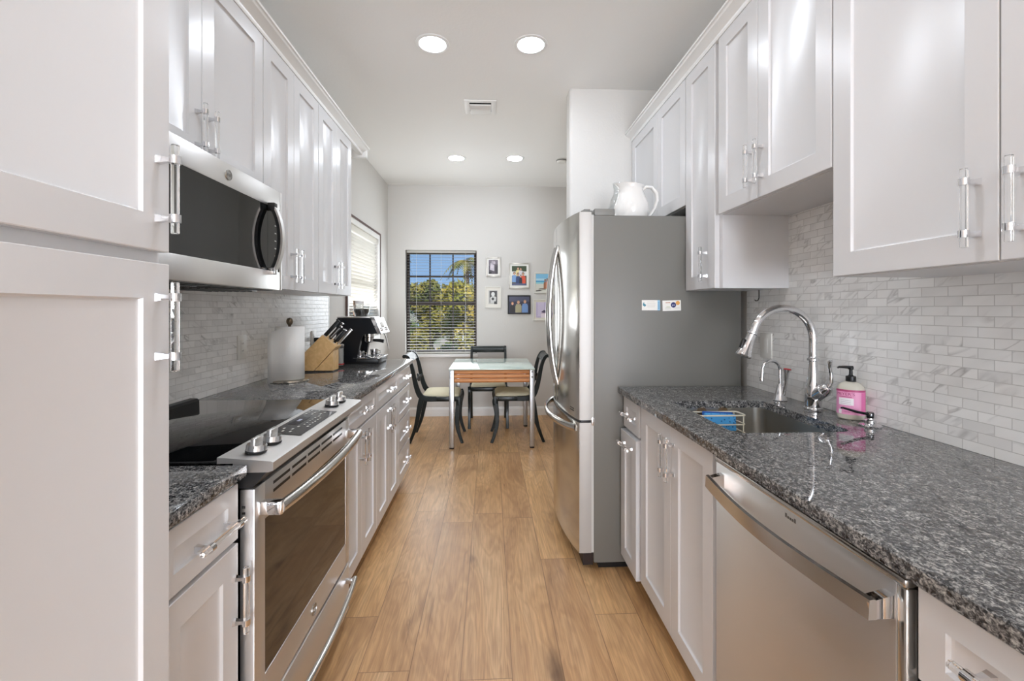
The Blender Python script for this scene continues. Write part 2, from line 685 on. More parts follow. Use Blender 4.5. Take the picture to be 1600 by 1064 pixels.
structure('floor', MB().box(XL - .12, XR + .12, YF - .12, YB + .12, -0.06, 0), M_FLOOR)
structure('ceiling', MB().box(XL - .12, XR + .12, YF - .12, YB + .12, ZC, ZC + .06), M_CEIL)
structure('wall_front', MB().box(XL - .12, -.45, YF - .12, YF, 0, ZC).box(1.25, XR + .12, YF - .12, YF, 0, ZC).box(-.45, 1.25, YF - .12, YF, 2.4, ZC), M_WALL)
_gd = MB()
for _x in (-.45, .375, 1.2):
    _gd.box(_x, _x + .05, YF - .10, YF - .05, 0, 2.4)
_gd.box(-.4, 1.2, YF - .10, YF - .05, 0, .06).box(-.4, 1.2, YF - .10, YF - .05, 2.34, 2.4)
structure('added_door', _gd, M_TRIM)  # unseen glazed frame, added to go with the rear fill light
structure('wall_right', MB().box(XR, XR + .12, YF, YB, 0, ZC), M_WALL)

# back wall with the window opening
WX0, WX1, WZ0, WZ1 = -1.028, -0.166, 0.755, 2.02
structure('wall_back', MB().box(XL - .12, WX0, YB, YB + .14, 0, ZC).box(WX1, XR + .12, YB, YB + .14, 0, ZC)
          .box(WX0, WX1, YB, YB + .14, 0, WZ0).box(WX0, WX1, YB, YB + .14, WZ1, ZC), M_WALL)
# left wall with the side window opening
LY0, LY1, LZ0, LZ1 = 3.98, 5.02, 1.02, 2.07
structure('wall_left', MB().box(XL - .12, XL, YF, LY0, 0, ZC).box(XL - .12, XL, LY1, YB, 0, ZC)
          .box(XL - .12, XL, LY0, LY1, 0, LZ0).box(XL - .12, XL, LY0, LY1, LZ1, ZC), M_WALL)
# stub wall with softly rounded corner
pl = [(XR, YW0), (XW + .02, YW0)] + [(XW + .02 - .02 * math.sin(a), YW0 + .02 - .02 * math.cos(a)) for a in (0.4, 0.8, 1.2)] + [(XW, YW0 + .02), (XW, YW1), (XR, YW1)]
structure('wall_stub', MB().prism(pl, 'z', 0, ZC), M_WALL)


def baseboard(name, ax, a, b, p, d):
    """profile height .105; p wall plane, d direction away from the wall"""
    prof = [(p, 0), (p + d * .014, 0), (p + d * .014, .085), (p + d * .009, .092), (p + d * .009, .1), (p + d * .004, .106), (p, .106)]
    structure(name, MB().prism(prof, ax, a, b), M_TRIM)


baseboard('baseboard_back', 'x', XL, XR, YB, -1)
baseboard('baseboard_left', 'y', 3.5, YB - .015, XL, 1)
baseboard('baseboard_right', 'y', YW1, YB - .015, XR, -1)

# tiled backsplashes
structure('trim_1', MB().box(XL, XL + .008, .86, 3.49, .9155, 1.45), M_TILE)
structure('trim_2', MB().box(XR - .008, XR, -.6, 2.19, .9155, 1.76), M_TILE)
structure('trim_3', MB().box(XL, XL + .009, 3.49, 3.50, .9155, 1.45), simple('grey edge trim', (150, 150, 148), .35, .6))

# ------------------------------------------------------------------ windows
def window_back():
    y0 = YB + .085
    fr = MB()
    t = .034
    fr.box(WX0, WX0 + t, y0, y0 + .05, WZ0, WZ1, 0, .003).box(WX1 - t, WX1, y0, y0 + .05, WZ0, WZ1, 0, .003)
    fr.box(WX0, WX1, y0, y0 + .05, WZ0, WZ0 + t, 0, .003).box(WX0, WX1, y0, y0 + .05, WZ1 - t, WZ1, 0, .003)
    for zc, h in ((1.706, .022), (1.375, .05), (1.068, .022)):
        fr.box(WX0 + t, WX1 - t, y0 + .008, y0 + .042, zc - h / 2, zc + h / 2, 0, .002)
    for xc in (-.745, -.462):
        fr.box(xc - .008, xc + .008, y0 + .012, y0 + .038, WZ0 + t, WZ1 - t)
    w = fr.build('window_1', M_BRONZE)
    tag(w, kind='structure')
    MB().box(WX0 + t, WX1 - t, y0 + .022, y0 + .028, WZ0 + t, WZ1 - t).build('window_pane', M_PANE, w)
    MB().box(WX0 - .012, WX1 + .012, YB - .03, YB + .083, WZ0 - .038, WZ0 - .002, 0, .004).build('window_sill', M_TRIM, w)
    # blind: open horizontal slats
    b = thing('window_blind', 'horizontal slat blind in the back wall window, slats tinted as backlit', 'blind', (0, YB + .045, WZ0))
    MB().box(WX0 + .012, WX1 - .012, YB + .02, YB + .07, WZ1 - .03, WZ1 - .002, 0, .002).build('headrail', M_SLAT, b)
    sl = MB()
    z = WZ0 + .045
    while z < WZ1 - .045:
        sl.obox(((WX0 + WX1) / 2, YB + .045, z), (WX1 - WX0 - .03, .046, .0022), (math.radians(4), 0, 0))
        z += .0345
    sl.build('slat', M_SLATD, b)
    MB().box(WX0 + .014, WX1 - .014, YB + .022, YB + .068, WZ0 + .006, WZ0 + .022, 0, .002).build('bottom_rail', M_SLAT, b)
    for x in (-.9, -.6, -.3):
        MB().tube([(x, YB + .0215, WZ0 + .02), (x, YB + .0215, WZ1 - .03)], .0012, seg=6).build('ladder_cord', M_CORD, b)


window_back()


def window_left():
    x0 = XL - .09
    t = .035
    fr = MB()
    fr.box(x0, x0 + .045, LY0, LY0 + t, LZ0, LZ1).box(x0, x0 + .045, LY1 - t, LY1, LZ0, LZ1)
    fr.box(x0, x0 + .045, LY0, LY1, LZ0, LZ0 + t).box(x0, x0 + .045, LY0, LY1, LZ1 - t, LZ1)
    zm = (LZ0 + LZ1) / 2
    fr.box(x0 + .005, x0 + .04, LY0, LY1, zm - .025, zm + .025)
    w = fr.build('window_2', M_TRIM)
    tag(w, kind='structure')
    MB().box(x0 + .018, x0 + .024, LY0 + t, LY1 - t, LZ0 + t, LZ1 - t).build('window_pane', M_PANE, w)
    # flat white casing with a thin dark outer edge
    cs = MB()
    for a in ((LY0 - .05, LY0, LZ0 - .05, LZ1 + .05), (LY1, LY1 + .05, LZ0 - .05, LZ1 + .05)):
        cs.box(XL, XL + .012, *a)
    cs.box(XL, XL + .012, LY0, LY1, LZ1, LZ1 + .05).box(XL, XL + .03, LY0, LY1, LZ0 - .05, LZ0)
    cs.build('window_casing', M_TRIM, w)
    ed = MB()
    k = .02
    ed.box(XL, XL + .018, LY0 - .05 - k, LY0 - .05, LZ0 - .05, LZ1 + .05 + k).box(XL, XL + .018, LY1 + .05, LY1 + .05 + k, LZ0 - .05, LZ1 + .05 + k)
    ed.box(XL, XL + .018, LY0 - .05, LY1 + .05, LZ1 + .05, LZ1 + .05 + k)
    ed.build('window_edge_trim', simple('brown edge trim', (92, 72, 66), .5), w)
    b = thing('window_blind', 'pale slat blind in the side window above the espresso machine', 'blind', (XL - .02, (LY0 + LY1) / 2, LZ0))
    MB().box(XL - .042, XL - .002, LY0 + .01, LY1 - .01, LZ1 - .06, LZ1 - .004, 0, .003).build('headrail', M_SLAT, b)
    sl = MB()
    z = LZ0 + .04
    while z < LZ1 - .07:
        sl.obox((XL - .022, (LY0 + LY1) / 2, z), (.045, LY1 - LY0 - .03, .0022), (0, math.radians(-38), 0))
        z += .034
    sl.build('slat', M_SLAT, b)
    MB().box(XL - .04, XL - .006, LY0 + .012, LY1 - .012, LZ0 + .006, LZ0 + .02).build('bottom_rail', M_SLAT, b)


window_left()

# ------------------------------------------------------------------ ceiling fixtures
def downlight(x, y, label):
    t = thing('ceiling_light', label, 'ceiling light', (x, y, ZC), 'recessed ceiling lights')
    MB().lathe([(.072, -.001), (.076, -.006), (.094, -.004), (.097, 0)], (x, y, ZC), seg=40).build('trim_ring', M_TRIM, t)
    MB().lathe([(.0, -.013), (.03, -.012), (.055, -.009), (.072, -.002)], (x, y, ZC), seg=40).build('lamp', M_LAMP, t)


downlight(-.328, 2.575, 'large lit downlight nearer the camera, left of its pair')
downlight(.232, 2.555, 'large lit downlight nearer the camera, right of its pair')
downlight(-.338, 4.5, 'small lit downlight over the dining table, left of its pair')
downlight(.246, 4.48, 'small lit downlight over the dining table, right of its pair')
for yy, w in ((.97, 'above the range'),):
    downlight(-.33, yy, 'lit downlight in the ceiling %s, on the range side' % w)
    downlight(.24, yy, 'lit downlight in the ceiling %s, on the sink side' % w)

v = thing('air_vent', 'white ceiling air vent with dark louvres', 'vent', (-.075, 3.36, ZC))
vx0, vx1, vy0, vy1 = -.19, .045, 3.245, 3.475
MB().box(vx0, vx0 + .038, vy0, vy1, ZC - .008, ZC, 0, .002).box(vx1 - .038, vx1, vy0, vy1, ZC - .008, ZC, 0, .002) \
    .box(vx0 + .038, vx1 - .038, vy0, vy0 + .035, ZC - .008, ZC, 0, .002).box(vx0 + .038, vx1 - .038, vy1 - .035, vy1, ZC - .008, ZC, 0, .002).build('frame', M_TRIM, v)
MB().box(vx0 + .038, vx1 - .038, vy0 + .035, vy1 - .035, ZC - .0015, ZC - .0005).build('backing', simple('vent shadow black', (12, 12, 12), .9), v)
vs = MB()
for k in range(3):
    vs.obox(((vx0 + vx1) / 2, vy0 + .062 + .03 * k, ZC - .011), (vx1 - vx0 - .078, .014, .0015), (math.radians(-38), 0, 0))
vs.obox(((vx0 + vx1) / 2, vy1 - .058, ZC - .009), (vx1 - vx0 - .08, .045, .0015), (math.radians(-8), 0, 0))
vs.build('louvre', M_TRIM, v)

sm = thing('smoke_detector', 'white round smoke detector on the ceiling by the stub wall', 'smoke detector', (.72, 4.5, ZC))
MB().lathe([(0, -.032), (.04, -.032), (.052, -.022), (.055, -.006), (.06, -.005), (.06, 0)], (.72, 4.5, ZC)).build('housing', M_WHITEP, sm)
MB().lathe([(.0535, -.02), (.056, -.018), (.056, -.010), (.0545, -.008)], (.72, 4.5, ZC)).build('vent_ring', M_FGREY, sm)

# ------------------------------------------------------------------ cabinet kit
def handle(sd, X, y, z, parent, vert=True, L=.158):
    """clear acrylic bar on two chrome posts; sd=+1 right-hand run"""
    xr = X - sd * .030
    mb = MB()
    def P(a, x):
        return (x, y, z + a) if vert else (x, y + a, z)
    mb.tube([P(-L / 2, xr), P(-L / 2 + .001, xr), P(L / 2 - .001, xr), P(L / 2, xr)], [.0055, .0066, .0066, .0055], 0, 8)
    for a in (-.052, .052):
        mb.tube([P(a, X), P(a, X - sd * .004), P(a, X - sd * .016), P(a, xr + sd * .006)], [.0098, .0088, .0058, .0056], 1, 4)
        mb.tube([P(a - .007, xr), P(a + .007, xr)], .0092, 1, 12)
    return mb.build('handle', [M_ACRYL, M_CHROME], parent)


def cabinet(name, sd, X, Xb, y0, y1, z0, z1, label, fronts, group, toe=False, cat='cabinet', hollow=False):
    """X: door face plane, Xb: wall plane. fronts: (part, y0, y1, z0, z1, hy, hz, 'v'|'h'|None[, xoff])"""
    c = thing(name, label, cat, ((X + Xb) / 2, (y0 + y1) / 2, 0 if toe else z0), group)
    Xb = Xb - sd * .002
    xs = sorted((X + sd * .0215, Xb))
    e = .0004
    mb = MB()
    if toe:
        if hollow:
            mb.box(xs[0], xs[1], y0 + e, y0 + .018, .1, z1, 0).box(xs[0], xs[1], y1 - .018, y1 - e, .1, z1, 0)
            mb.box(xs[0], xs[1], y0 + .018, y1 - .018, .1, .118, 0).box(xs[1] - .006, xs[1], y0 + .018, y1 - .018, .118, z1, 0)
            mb.box(xs[0], xs[0] + .018, y0 + .018, y1 - .018, .118, .69, 0).box(xs[0], xs[0] + .018, y0 + .018, y1 - .018, .69, z1, 0)
        else:
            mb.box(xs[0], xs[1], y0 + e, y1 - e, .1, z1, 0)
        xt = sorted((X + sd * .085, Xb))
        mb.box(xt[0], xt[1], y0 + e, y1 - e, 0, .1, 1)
    else:
        mb.box(xs[0], xs[1], y0 + e, y1 - e, z0, z1, 0)
    mb.build('body', [M_CABIN, M_TOE], c)
    for f in fronts:
        part, a, b, p, q, hy, hz, o = f[:8]
        Xf = X - sd * (f[8] if len(f) > 8 else 0)
        fw = .062 if (q - p) > .2 else .042
        d = MB().shaker(sd, Xf, a + .0015, b - .0015, p + .0015, q - .0015, t=abs(Xf - (X + sd * .021)), fw=fw).build(part, M_CAB, c)
        if o:
            handle(sd, Xf, hy, hz, d, o == 'v')
    return c


# ---- left run -----------------------------------------------------------
GU = 'white wall cabinets'
GB = 'white base cabinets'
XBL, XUL = -.614, -.928        # base / upper door faces, left
PX = -.587
cabinet('pantry_cabinet', -1, PX, XL, .22, .855, 0, 2.42, 'tall white pantry cabinet filling the left edge of the picture',
        [('upper_door', .222, .853, 1.397, 2.40, .822, 1.507, 'v'), ('lower_door', .222, .853, .11, 1.378, .822, 1.264, 'v')], None, toe=True)
cabinet('base_cabinet', -1, XBL, XL, .8565, 1.128, 0, .884, 'narrow white base cabinet with one drawer between pantry and range',
        [('drawer', .858, 1.127, .735, .872, 1.02, .795, 'h'), ('door', .858, 1.127, .105, .727, 1.105, .598, 'v')], GB, toe=True)
a0, a1, a2, a3 = 1.893, 2.462, 3.03, 3.462
cabinet('base_cabinet', -1, XBL, XL, a0, a1, 0, .884, 'two-door white base cabinet right after the range, drawer on top',
        [('drawer', a0 + .002, a1 - .001, .745, .872, 2.2, .812, 'h'), ('door', a0 + .002, 2.178, .105, .737, 2.148, .64, 'v'),
         ('door', 2.178, a1 - .001, .105, .737, 2.21, .64, 'v')], GB, toe=True)
cabinet('base_cabinet', -1, XBL, XL, a1, a2, 0, .884, 'two-door white base cabinet under the knife block, middle of the left run',
        [('drawer', a1 + .001, a2 - .001, .745, .872, 2.76, .812, 'h'), ('door', a1 + .001, 2.746, .105, .737, 2.716, .64, 'v'),
         ('door', 2.746, a2 - .001, .105, .737, 2.776, .64, 'v')], GB, toe=True)
cabinet('base_cabinet', -1, XBL, XL, a2, a3, 0, .884, 'white four-drawer base cabinet under the espresso machine at the far end',
        [('drawer', a2 + .001, a3 - .001, .745, .872, 3.26, .812, 'h'), ('drawer', a2 + .001, a3 - .001, .54, .737, 3.26, .645, 'h'),
         ('drawer', a2 + .001, a3 - .001, .33, .532, 3.26, .438, 'h'), ('drawer', a2 + .001, a3 - .001, .105, .322, 3.26, .22, 'h')], GB, toe=True)
ZU0, ZU1 = 1.385, 2.415
cabinet('upper_cabinet', -1, XUL, XL, .86, 1.128, ZU0, ZU1, 'narrow white wall cabinet tucked behind the tall pantry',
        [('door', .861, 1.127, ZU0, ZU1, 1.095, 1.5, 'v')], GU)
cabinet('upper_cabinet', -1, XUL, XL, 1.1285, 1.884, 1.772, ZU1, 'short two-door white wall cabinet above the microwave',
        [('door', 1.13, 1.493, 1.772, ZU1, 1.463, 1.868, 'v'), ('door', 1.493, 1.883, 1.772, ZU1, 1.523, 1.868, 'v')], GU)
cabinet('upper_cabinet', -1, XUL, XL, 1.8845, 2.476, ZU0, ZU1, 'tall two-door white wall cabinet just past the microwave',
        [('door', 1.886, 2.171, ZU0, ZU1, 2.141, 1.5, 'v'), ('door', 2.171, 2.475, ZU0, ZU1, 2.201, 1.5, 'v')], GU)
cabinet('upper_cabinet', -1, XUL, XL, 2.4765, 3.052, ZU0, ZU1, 'last white wall cabinet of the left run, beside the side window',
        [('door', 2.478, 2.76, ZU0, ZU1, 2.73, 1.5, 'v'), ('door', 2.76, 3.051, ZU0, ZU1, 2.79, 1.5, 'v')], GU)


def crown(name, sd, X, y0, y1, z, ret=None):
    """stepped crown moulding along Y on face plane X"""
    def P(d, h):
        return (X - sd * d, z + h)
    prof = [P(-.03, 0), P(.002, 0), P(.006, .008), P(.006, .016), P(.022, .030), P(.036, .038), P(.040, .046), P(.047, .048), P(.047, .058), P(-.03, .058)]
    mb = MB().prism(prof, 'y', y0, y1)
    return structure(name, mb, M_TRIM)


crown('trim_4', -1, XUL, .22, 3.33, 2.415)
structure('trim_6', MB().box(XL, XUL + .03, 3.3, 3.33, 2.40, 2.473), M_TRIM)

# ---- right run ------------------------------------------------------------
XBR, XUR = .655, .973
cabinet('upper_cabinet', 1, XUR, XR, .39, 1.232, 1.387, 2.45, 'nearest white wall cabinet, large double doors at the right edge',
        [('door', .812, 1.231, 1.387, 2.45, .850, 1.497, 'v'), ('door', .391, .812, 1.387, 2.45, .772, 1.497, 'v')], GU)
cabinet('upper_cabinet', 1, XUR, XR, 1.2325, 1.873, 1.70, 2.45, 'short two-door white wall cabinet above the sink',
        [('door', 1.234, 1.59, 1.70, 2.45, 1.56, 1.826, 'v'), ('door', 1.59, 1.872, 1.70, 2.45, 1.62, 1.826, 'v')], GU)
cabinet('upper_cabinet', 1, XUR, XR, 1.8735, 2.193, 1.387, 2.45, 'narrow single-door white wall cabinet between sink and fridge',
        [('door', 1.90, 2.192, 1.387, 2.45, 1.975, 1.498, 'v')], GU)
cabinet('upper_cabinet', 1, XUR, XR, 2.1935, 3.046, 1.815, 2.45, 'short two-door white wall cabinet over the fridge',
        [('door', 2.195, 2.572, 1.815, 2.45, 0, 0, None), ('door', 2.572, 3.04, 1.815, 2.45, 0, 0, None)], GU)
crown('trim_5', 1, XUR, .39, 3.047, 2.45)

cabinet('base_cabinet', 1, XBR, XR, 1.945, 2.178, 0, .884, 'narrow white base cabinet with pull-out front beside the fridge',
        [('drawer', 1.947, 2.176, .725, .872, 2.055, .80, 'h'), ('pull_out_front', 1.947, 2.176, .095, .715, 2.055, .663, 'h', .014)], GB, toe=True)
cabinet('base_cabinet', 1, XBR, XR, 1.27, 1.9445, 0, .884, 'white two-door sink base cabinet with long acrylic pulls',
        [('door', 1.60, 1.925, .105, .875, 1.627, .757, 'v'), ('door', 1.292, 1.60, .105, .875, 1.573, .757, 'v')], GB, toe=True, hollow=True)
cabinet('base_cabinet', 1, XBR, XR, .02, .660, 0, .884, 'nearest white drawer base cabinet beside the dishwasher, at the lower right corner',
        [('drawer', .022, .659, .727, .872, .503, .812, 'h'), ('drawer', .022, .659, .42, .719, .34, .57, 'h'), ('drawer', .022, .659, .105, .412, .34, .26, 'h')], GB, toe=True)

# ------------------------------------------------------------------ countertops
def counter_left():
    def slab(y0, y1, nm, label):
        o = MB().box(XL + .0005, -.594, y0, y1, .886, .915, 0, .003).build(nm, M_GRAN)
        return tag(o, label, 'countertop', 'granite countertops')
    slab(.857, 1.1285, 'countertop', 'short dark granite countertop between pantry and range')
    slab(1.8925, 3.492, 'countertop', 'long dark granite countertop under the knife block and espresso machine')


counter_left()
SX0, SX1, SY0, SY1 = .752, 1.13, 1.342, 1.82


def rrect(x0, x1, y0, y1, r, n=5):
    pts = []
    for cx, cy, a in ((x1 - r, y1 - r, 0), (x0 + r, y1 - r, PI / 2), (x0 + r, y0 + r, PI), (x1 - r, y0 + r, 1.5 * PI)):
        for k in range(n + 1):
            t = a + PI / 2 * k / n
            pts.append((cx + r * math.cos(t), cy + r * math.sin(t)))
    return pts


def counter_right():
    mb = MB()
    bm = mb.bm
    hole = rrect(SX0, SX1, SY0, SY1, .035)
    x0, x1, y0, y1 = .63, XR - .0005, -.6, 2.18
    outer = []
    # match every hole vertex with an outer vertex by radial projection from the hole centre, corners included
    cx, cy = (SX0 + SX1) / 2, (SY0 + SY1) / 2
    n = len(hole)
    for k, (hx, hy) in enumerate(hole):
        q = k // 6
        if k % 6 in (2, 3):
            c = [(x1, y1), (x0, y1), (x0, y0), (x1, y0)][q]
            outer.append(c if k % 6 == 2 else c)
        else:
            # straight projection to the nearest outer side
            first = k % 6 < 2
            if q == 0: outer.append((x1, hy) if first else (hx, y1))
            if q == 1: outer.append((hx, y1) if first else (x0, hy))
            if q == 2: outer.append((x0, hy) if first else (hx, y0))
            if q == 3: outer.append((hx, y0) if first else (x1, hy))
    zt, zb, e = .915, .886, .003
    def V(p, z): return bm.verts.new((p[0], p[1], z))
    def ins(p): return (min(max(p[0], x0 + e), x1), min(max(p[1], y0 + e), y1 - e))
    H1 = [V(p, zt) for p in hole]; H0 = [V(p, zb) for p in hole]
    O1 = [V(ins(p), zt) for p in outer]; Om = [V(p, zt - e) for p in outer]; O0 = [V(p, zb) for p in outer]
    def quad(*v):
        u = []
        for w in v:
            if all((w.co - k.co).length > 1e-7 for k in u): u.append(w)
        if len(u) > 2:
            bm.faces.new(u)
    for k in range(n):
        j = (k + 1) % n
        quad(H1[k], H1[j], O1[j], O1[k])
        quad(H0[j], H0[k], O0[k], O0[j])
        quad(H1[j], H1[k], H0[k], H0[j])
        quad(O1[k], O1[j], Om[j], Om[k])
        quad(Om[k], Om[j], O0[j], O0[k])
    bmesh.ops.remove_doubles(bm, verts=bm.verts[:], dist=1e-6)
    o = mb.build('countertop', M_GRAN)
    return tag(o, 'long dark granite countertop with sink cutout on the right', 'countertop', 'granite countertops')


counter_right()

# ------------------------------------------------------------------ sink, caddy, sponge
s_ = thing('kitchen_sink', 'stainless steel undermount sink below the chrome faucet', 'sink', ((SX0 + SX1) / 2, (SY0 + SY1) / 2, .70))
mb = MB()
R0 = rrect(SX0 - .006, SX1 + .006, SY0 - .006, SY1 + .006, .04)
R1 = rrect(SX0 - .002, SX1 + .002, SY0 - .002, SY1 + .002, .04)
R2 = rrect(SX0 + .022, SX1 - .022, SY0 + .022, SY1 - .022, .035)
rings = []
for R, z in ((R0, .8855), (R1, .885), (R1, .74), (rrect(SX0 + .006, SX1 - .006, SY0 + .006, SY1 - .006, .04), .716), (R2, .705)):
    rings.append([mb.bm.verts.new((p[0], p[1], z)) for p in R])
for A, B in zip(rings, rings[1:]):
    for k in range(len(A)):
        mb.bm.faces.new((A[k], A[(k + 1) % len(A)], B[(k + 1) % len(A)], B[k]))
mb.bm.faces.new(rings[-1])
bowl = mb.build('bowl', M_STEELS, s_)
sol = bowl.modifiers.new('thick', 'SOLIDIFY')
sol.thickness = .0015
sol.offset = 0
MB().lathe([(0, .7065), (.02, .7065), (.022, .708), (.042, .709), (.045, .706)], ((SX0 + SX1) / 2, (SY0 + SY1) / 2, 0)).build('drain', M_CHROME, s_)

cdy = thing('sponge_caddy', 'cream wire sponge caddy hung on the sink wall', 'caddy', (.93, 1.77, .80))
cx0, cx1, cy0, cy1 = .828, 1.015, 1.735, 1.806
w = MB()
def rloop(z, x0=cx0, x1=cx1, y0=cy0, y1=cy1, r=.003):
    w.tube([(p[0], p[1], z) for p in rrect(x0, x1, y0, y1, .012, 3)], r, seg=8, closed=True)
rloop(.874)
rloop(.838, r=.0025)
rloop(.803, r=.0025)
for x in (cx0 + .01, cx1 - .01):
    w.tube([(x, cy0 + .0, .874), (x, cy0, .803)], .0024, seg=6)
    w.tube([(x, cy1, .874), (x, cy1, .803)], .0024, seg=6)
for x in (cx0 + .03, cx0 + .06, cx0 + .09, cx0 + .12, cx0 + .15):
    w.tube([(x, cy0, .803), (x, cy1, .803)], .002, seg=6)
w.build('wire_basket', M_WIRE, cdy)
for x in (.875, .965):
    MB().lathe([(0, 0), (.019, .0), (.021, .003), (.008, .010), (.006, .012), (0, .012)], (x, 1.821, .872), M=Matrix.Rotation(PI / 2, 3, 'X'), seg=20).build('suction_cup', M_SUCT, cdy)
sp = thing('sponge', 'bright blue sponge standing in the sink caddy', 'sponge', (.925, 1.765, .81))
spb = MB()
spb.obox((.925, 1.766, .842), (.125, .024, .066), (math.radians(-10), math.radians(3), 0), 0, .005)
spo = spb.build('foam', None or M_BLUE, sp)
MB().obox((.925, 1.785, .845), (.125, .012, .066), (math.radians(-10), math.radians(3), 0), 0, .003).build('scrub_side', M_BLUED, sp)
# pores in the foam
nt = M_BLUE.node_tree
n = N(nt)
vo = n.node('ShaderNodeTexVoronoi')
nt.links.new(n.coord(), vo.inputs['Vector'])
vo.inputs['Scale'].default_value = 85
nt.links.new(n.mix(n.ramp(vo.outputs['Distance'], [(.18, g4(1)), (.3, g4(0))]), lin((78, 164, 226)), lin((34, 92, 158))), M_BLUE.node_tree.nodes['Principled BSDF'].inputs['Base Color'])

# ------------------------------------------------------------------ faucets
def arc(cx, cz, r, a0, a1, n, y, fx=1.0):
    return [(cx + r * math.cos(a0 + (a1 - a0) * k / n) * fx, y, cz + r * math.sin(a0 + (a1 - a0) * k / n)) for k in range(n + 1)]


fx, fy = 1.213, 1.63
fa = thing('kitchen_faucet', 'tall chrome gooseneck faucet with pull-down head behind the sink', 'faucet', (fx, fy, .915))
MB().lathe([(0, .915), (.030, .915), (.031, .918), (.031, .926), (.029, .929), (.027, .93), (.0285, .95), (.0285, .985), (.024, 1.01), (.0185, 1.04), (.0155, 1.075),
            (.0145, 1.10), (.0205, 1.104), (.0205, 1.110), (.0155, 1.114), (.0145, 1.118), (0, 1.118)], (fx, fy, 0)).build('body', M_CHROME, fa)
R = .118
zc = 1.182
neck = [(fx, fy, 1.11), (fx, fy, 1.15)] + arc(fx - R, zc, R, 0, PI * .90, 18, fy)
d = Vector(neck[-1]) - Vector(neck[-2])
d.normalize()
end = Vector(neck[-1]) + d * .012
neck.append(tuple(end))
MB().tube(neck, .0145, seg=16).build('gooseneck', M_CHROME, fa)
hd = [end - d * .004, end, end + d * .004, end + d * .006, end + d * .03, end + d * .065, end + d * .085, end + d * .090, end + d * .094]
MB().tube(hd, [.018, .0185, .018, .0155, .0165, .021, .0275, .029, .026], seg=18).build('spray_head', M_CHROME, fa)
bp = end + d * .05
side = Vector((-d.z, 0, d.x))
if side.x > 0:
    side = -side
MB().obox(bp + side * .0215, (.008, .016, .036), Matrix(((side.x, 0, d.x), (0, 1, 0), (side.z, 0, d.z))), 0, .002).build('spray_button', M_BLACK, fa)
hv = Vector((.12, -.80, .60)).normalized()
hb = Vector((fx, fy, .965))
MB().tube([hb, hb + hv * .03, hb + hv * .05, hb + hv * .058, hb + hv * .062, hb + hv * .075, hb + hv * .085], [.024, .024, .0235, .025, .022, .02, .012], seg=18).build('handle_hub', M_CHROME, fa)
lv = hb + hv * .078
MB().tube([lv, lv + Vector((.006, -.008, .022)), lv + Vector((.004, -.010, .05)), lv + Vector((0, -.008, .078)), lv + Vector((-.002, -.012, .094)), lv + Vector((-.001, -.018, .099))],
          [.009, .0075, .006, .0065, .008, .006], seg=12).build('lever', M_CHROME, fa)

tx, ty = 1.212, 1.822
ta = thing('hot_water_tap', 'small chrome hot-water tap left of the main faucet', 'tap', (tx, ty, .915))
MB().lathe([(0, .915), (.026, .915), (.027, .918), (.024, .924), (.018, .945), (.011, .975), (.0075, .985), (0, .985)], (tx, ty, 0)).build('base', M_CHROME, ta)
pp = [(tx, ty, .98), (tx, ty, 1.035)] + arc(tx - .038, 1.043, .038, 0, PI, 12, ty) + [(tx - .077, ty, 1.02), (tx - .079, ty, 1.008)]
MB().tube(pp, .0062, seg=12).build('spout', M_CHROME, ta)
MB().lathe([(.0075, 1.012), (.0085, 1.008), (.0085, .998), (.006, .996), (0, .996)], (tx - .079, ty, 0), seg=14).build('nozzle', M_CHROME, ta)
lp = Vector((tx + .006, ty - .014, .94))
MB().tube([lp, lp + Vector((.006, -.004, .05)), lp + Vector((.009, -.006, .09)), lp + Vector((.011, -.008, .107))], [.008, .0075, .010, .0155], seg=14).build('lever', M_CHROME, ta)
MB().tube([lp + Vector((.011, -.008, .107)), lp + Vector((.0112, -.0082, .110))], [.0150, .0125], seg=14).build('lever_cap', M_RED, ta)

# soap bottle
bx, by = 1.249, 1.497
so = thing('soap_bottle', 'pink-labelled hand soap bottle with black pump by the backsplash', 'soap bottle', (bx, by, .915))
BS = .62
rotb = Matrix.Rotation(math.radians(-38), 3, 'Z')
MB().lathe([(0, .9165), (.030, .9155), (.037, .919), (.0395, .927), (.040, .94), (.040, 1.018), (.037, 1.03), (.026, 1.041), (.016, 1.045), (.014, 1.05), (0, 1.05)], (bx, by, 0), sy=BS, M=rotb, seg=40).build('bottle', M_SOAP, so)
def surf(u, z, dr=.0007):
    """point on the elliptical label surface, u an angle"""
    p = rotb @ Vector(((.040 + dr) * math.cos(u), (.040 + dr) * BS * math.sin(u), 0))
    return (bx + p.x, by + p.y, z)
lb = MB()
def lpatch(u0, u1, z0, z1, m, dr, n=28):
    for k in range(n):
        a, b = u0 + (u1 - u0) * k / n, u0 + (u1 - u0) * (k + 1) / n
        lb.face([surf(a, z0, dr), surf(b, z0, dr), surf(b, z1, dr), surf(a, z1, dr)], m)
UC = math.radians(-90)    # centre of the label face
lpatch(UC - 1.75, UC + 1.4, .934, 1.012, 0, .0006)
lpatch(UC - 1.75, UC + 1.4, 1.012, 1.019, 1, .0007)
lpatch(UC - .95, UC + .18, .966, .990, 3, .0009)
lpatch(UC + .75, UC + 1.4, .936, 1.011, 4, .0009, 8)
lpatch(UC - .98, UC - .70, .936, .950, 3, .0009, 6)
for k in range(3):
    lpatch(UC - .75, UC - .02, .970 + .006 * k, .9712 + .006 * k, 5, .0012, 8)
lpatch(UC - .9, UC + .05, .9935, .9955, 2, .0012, 10)
lb.text("MEYER'S", .0135, lambda x, y: surf(UC - .45 + x / .034, 1.0035 + y, .0013), 2)
lb.text("HAND SOAP", .0055, lambda x, y: surf(UC - .05 + x / .034, .943 + y, .0013), 2)
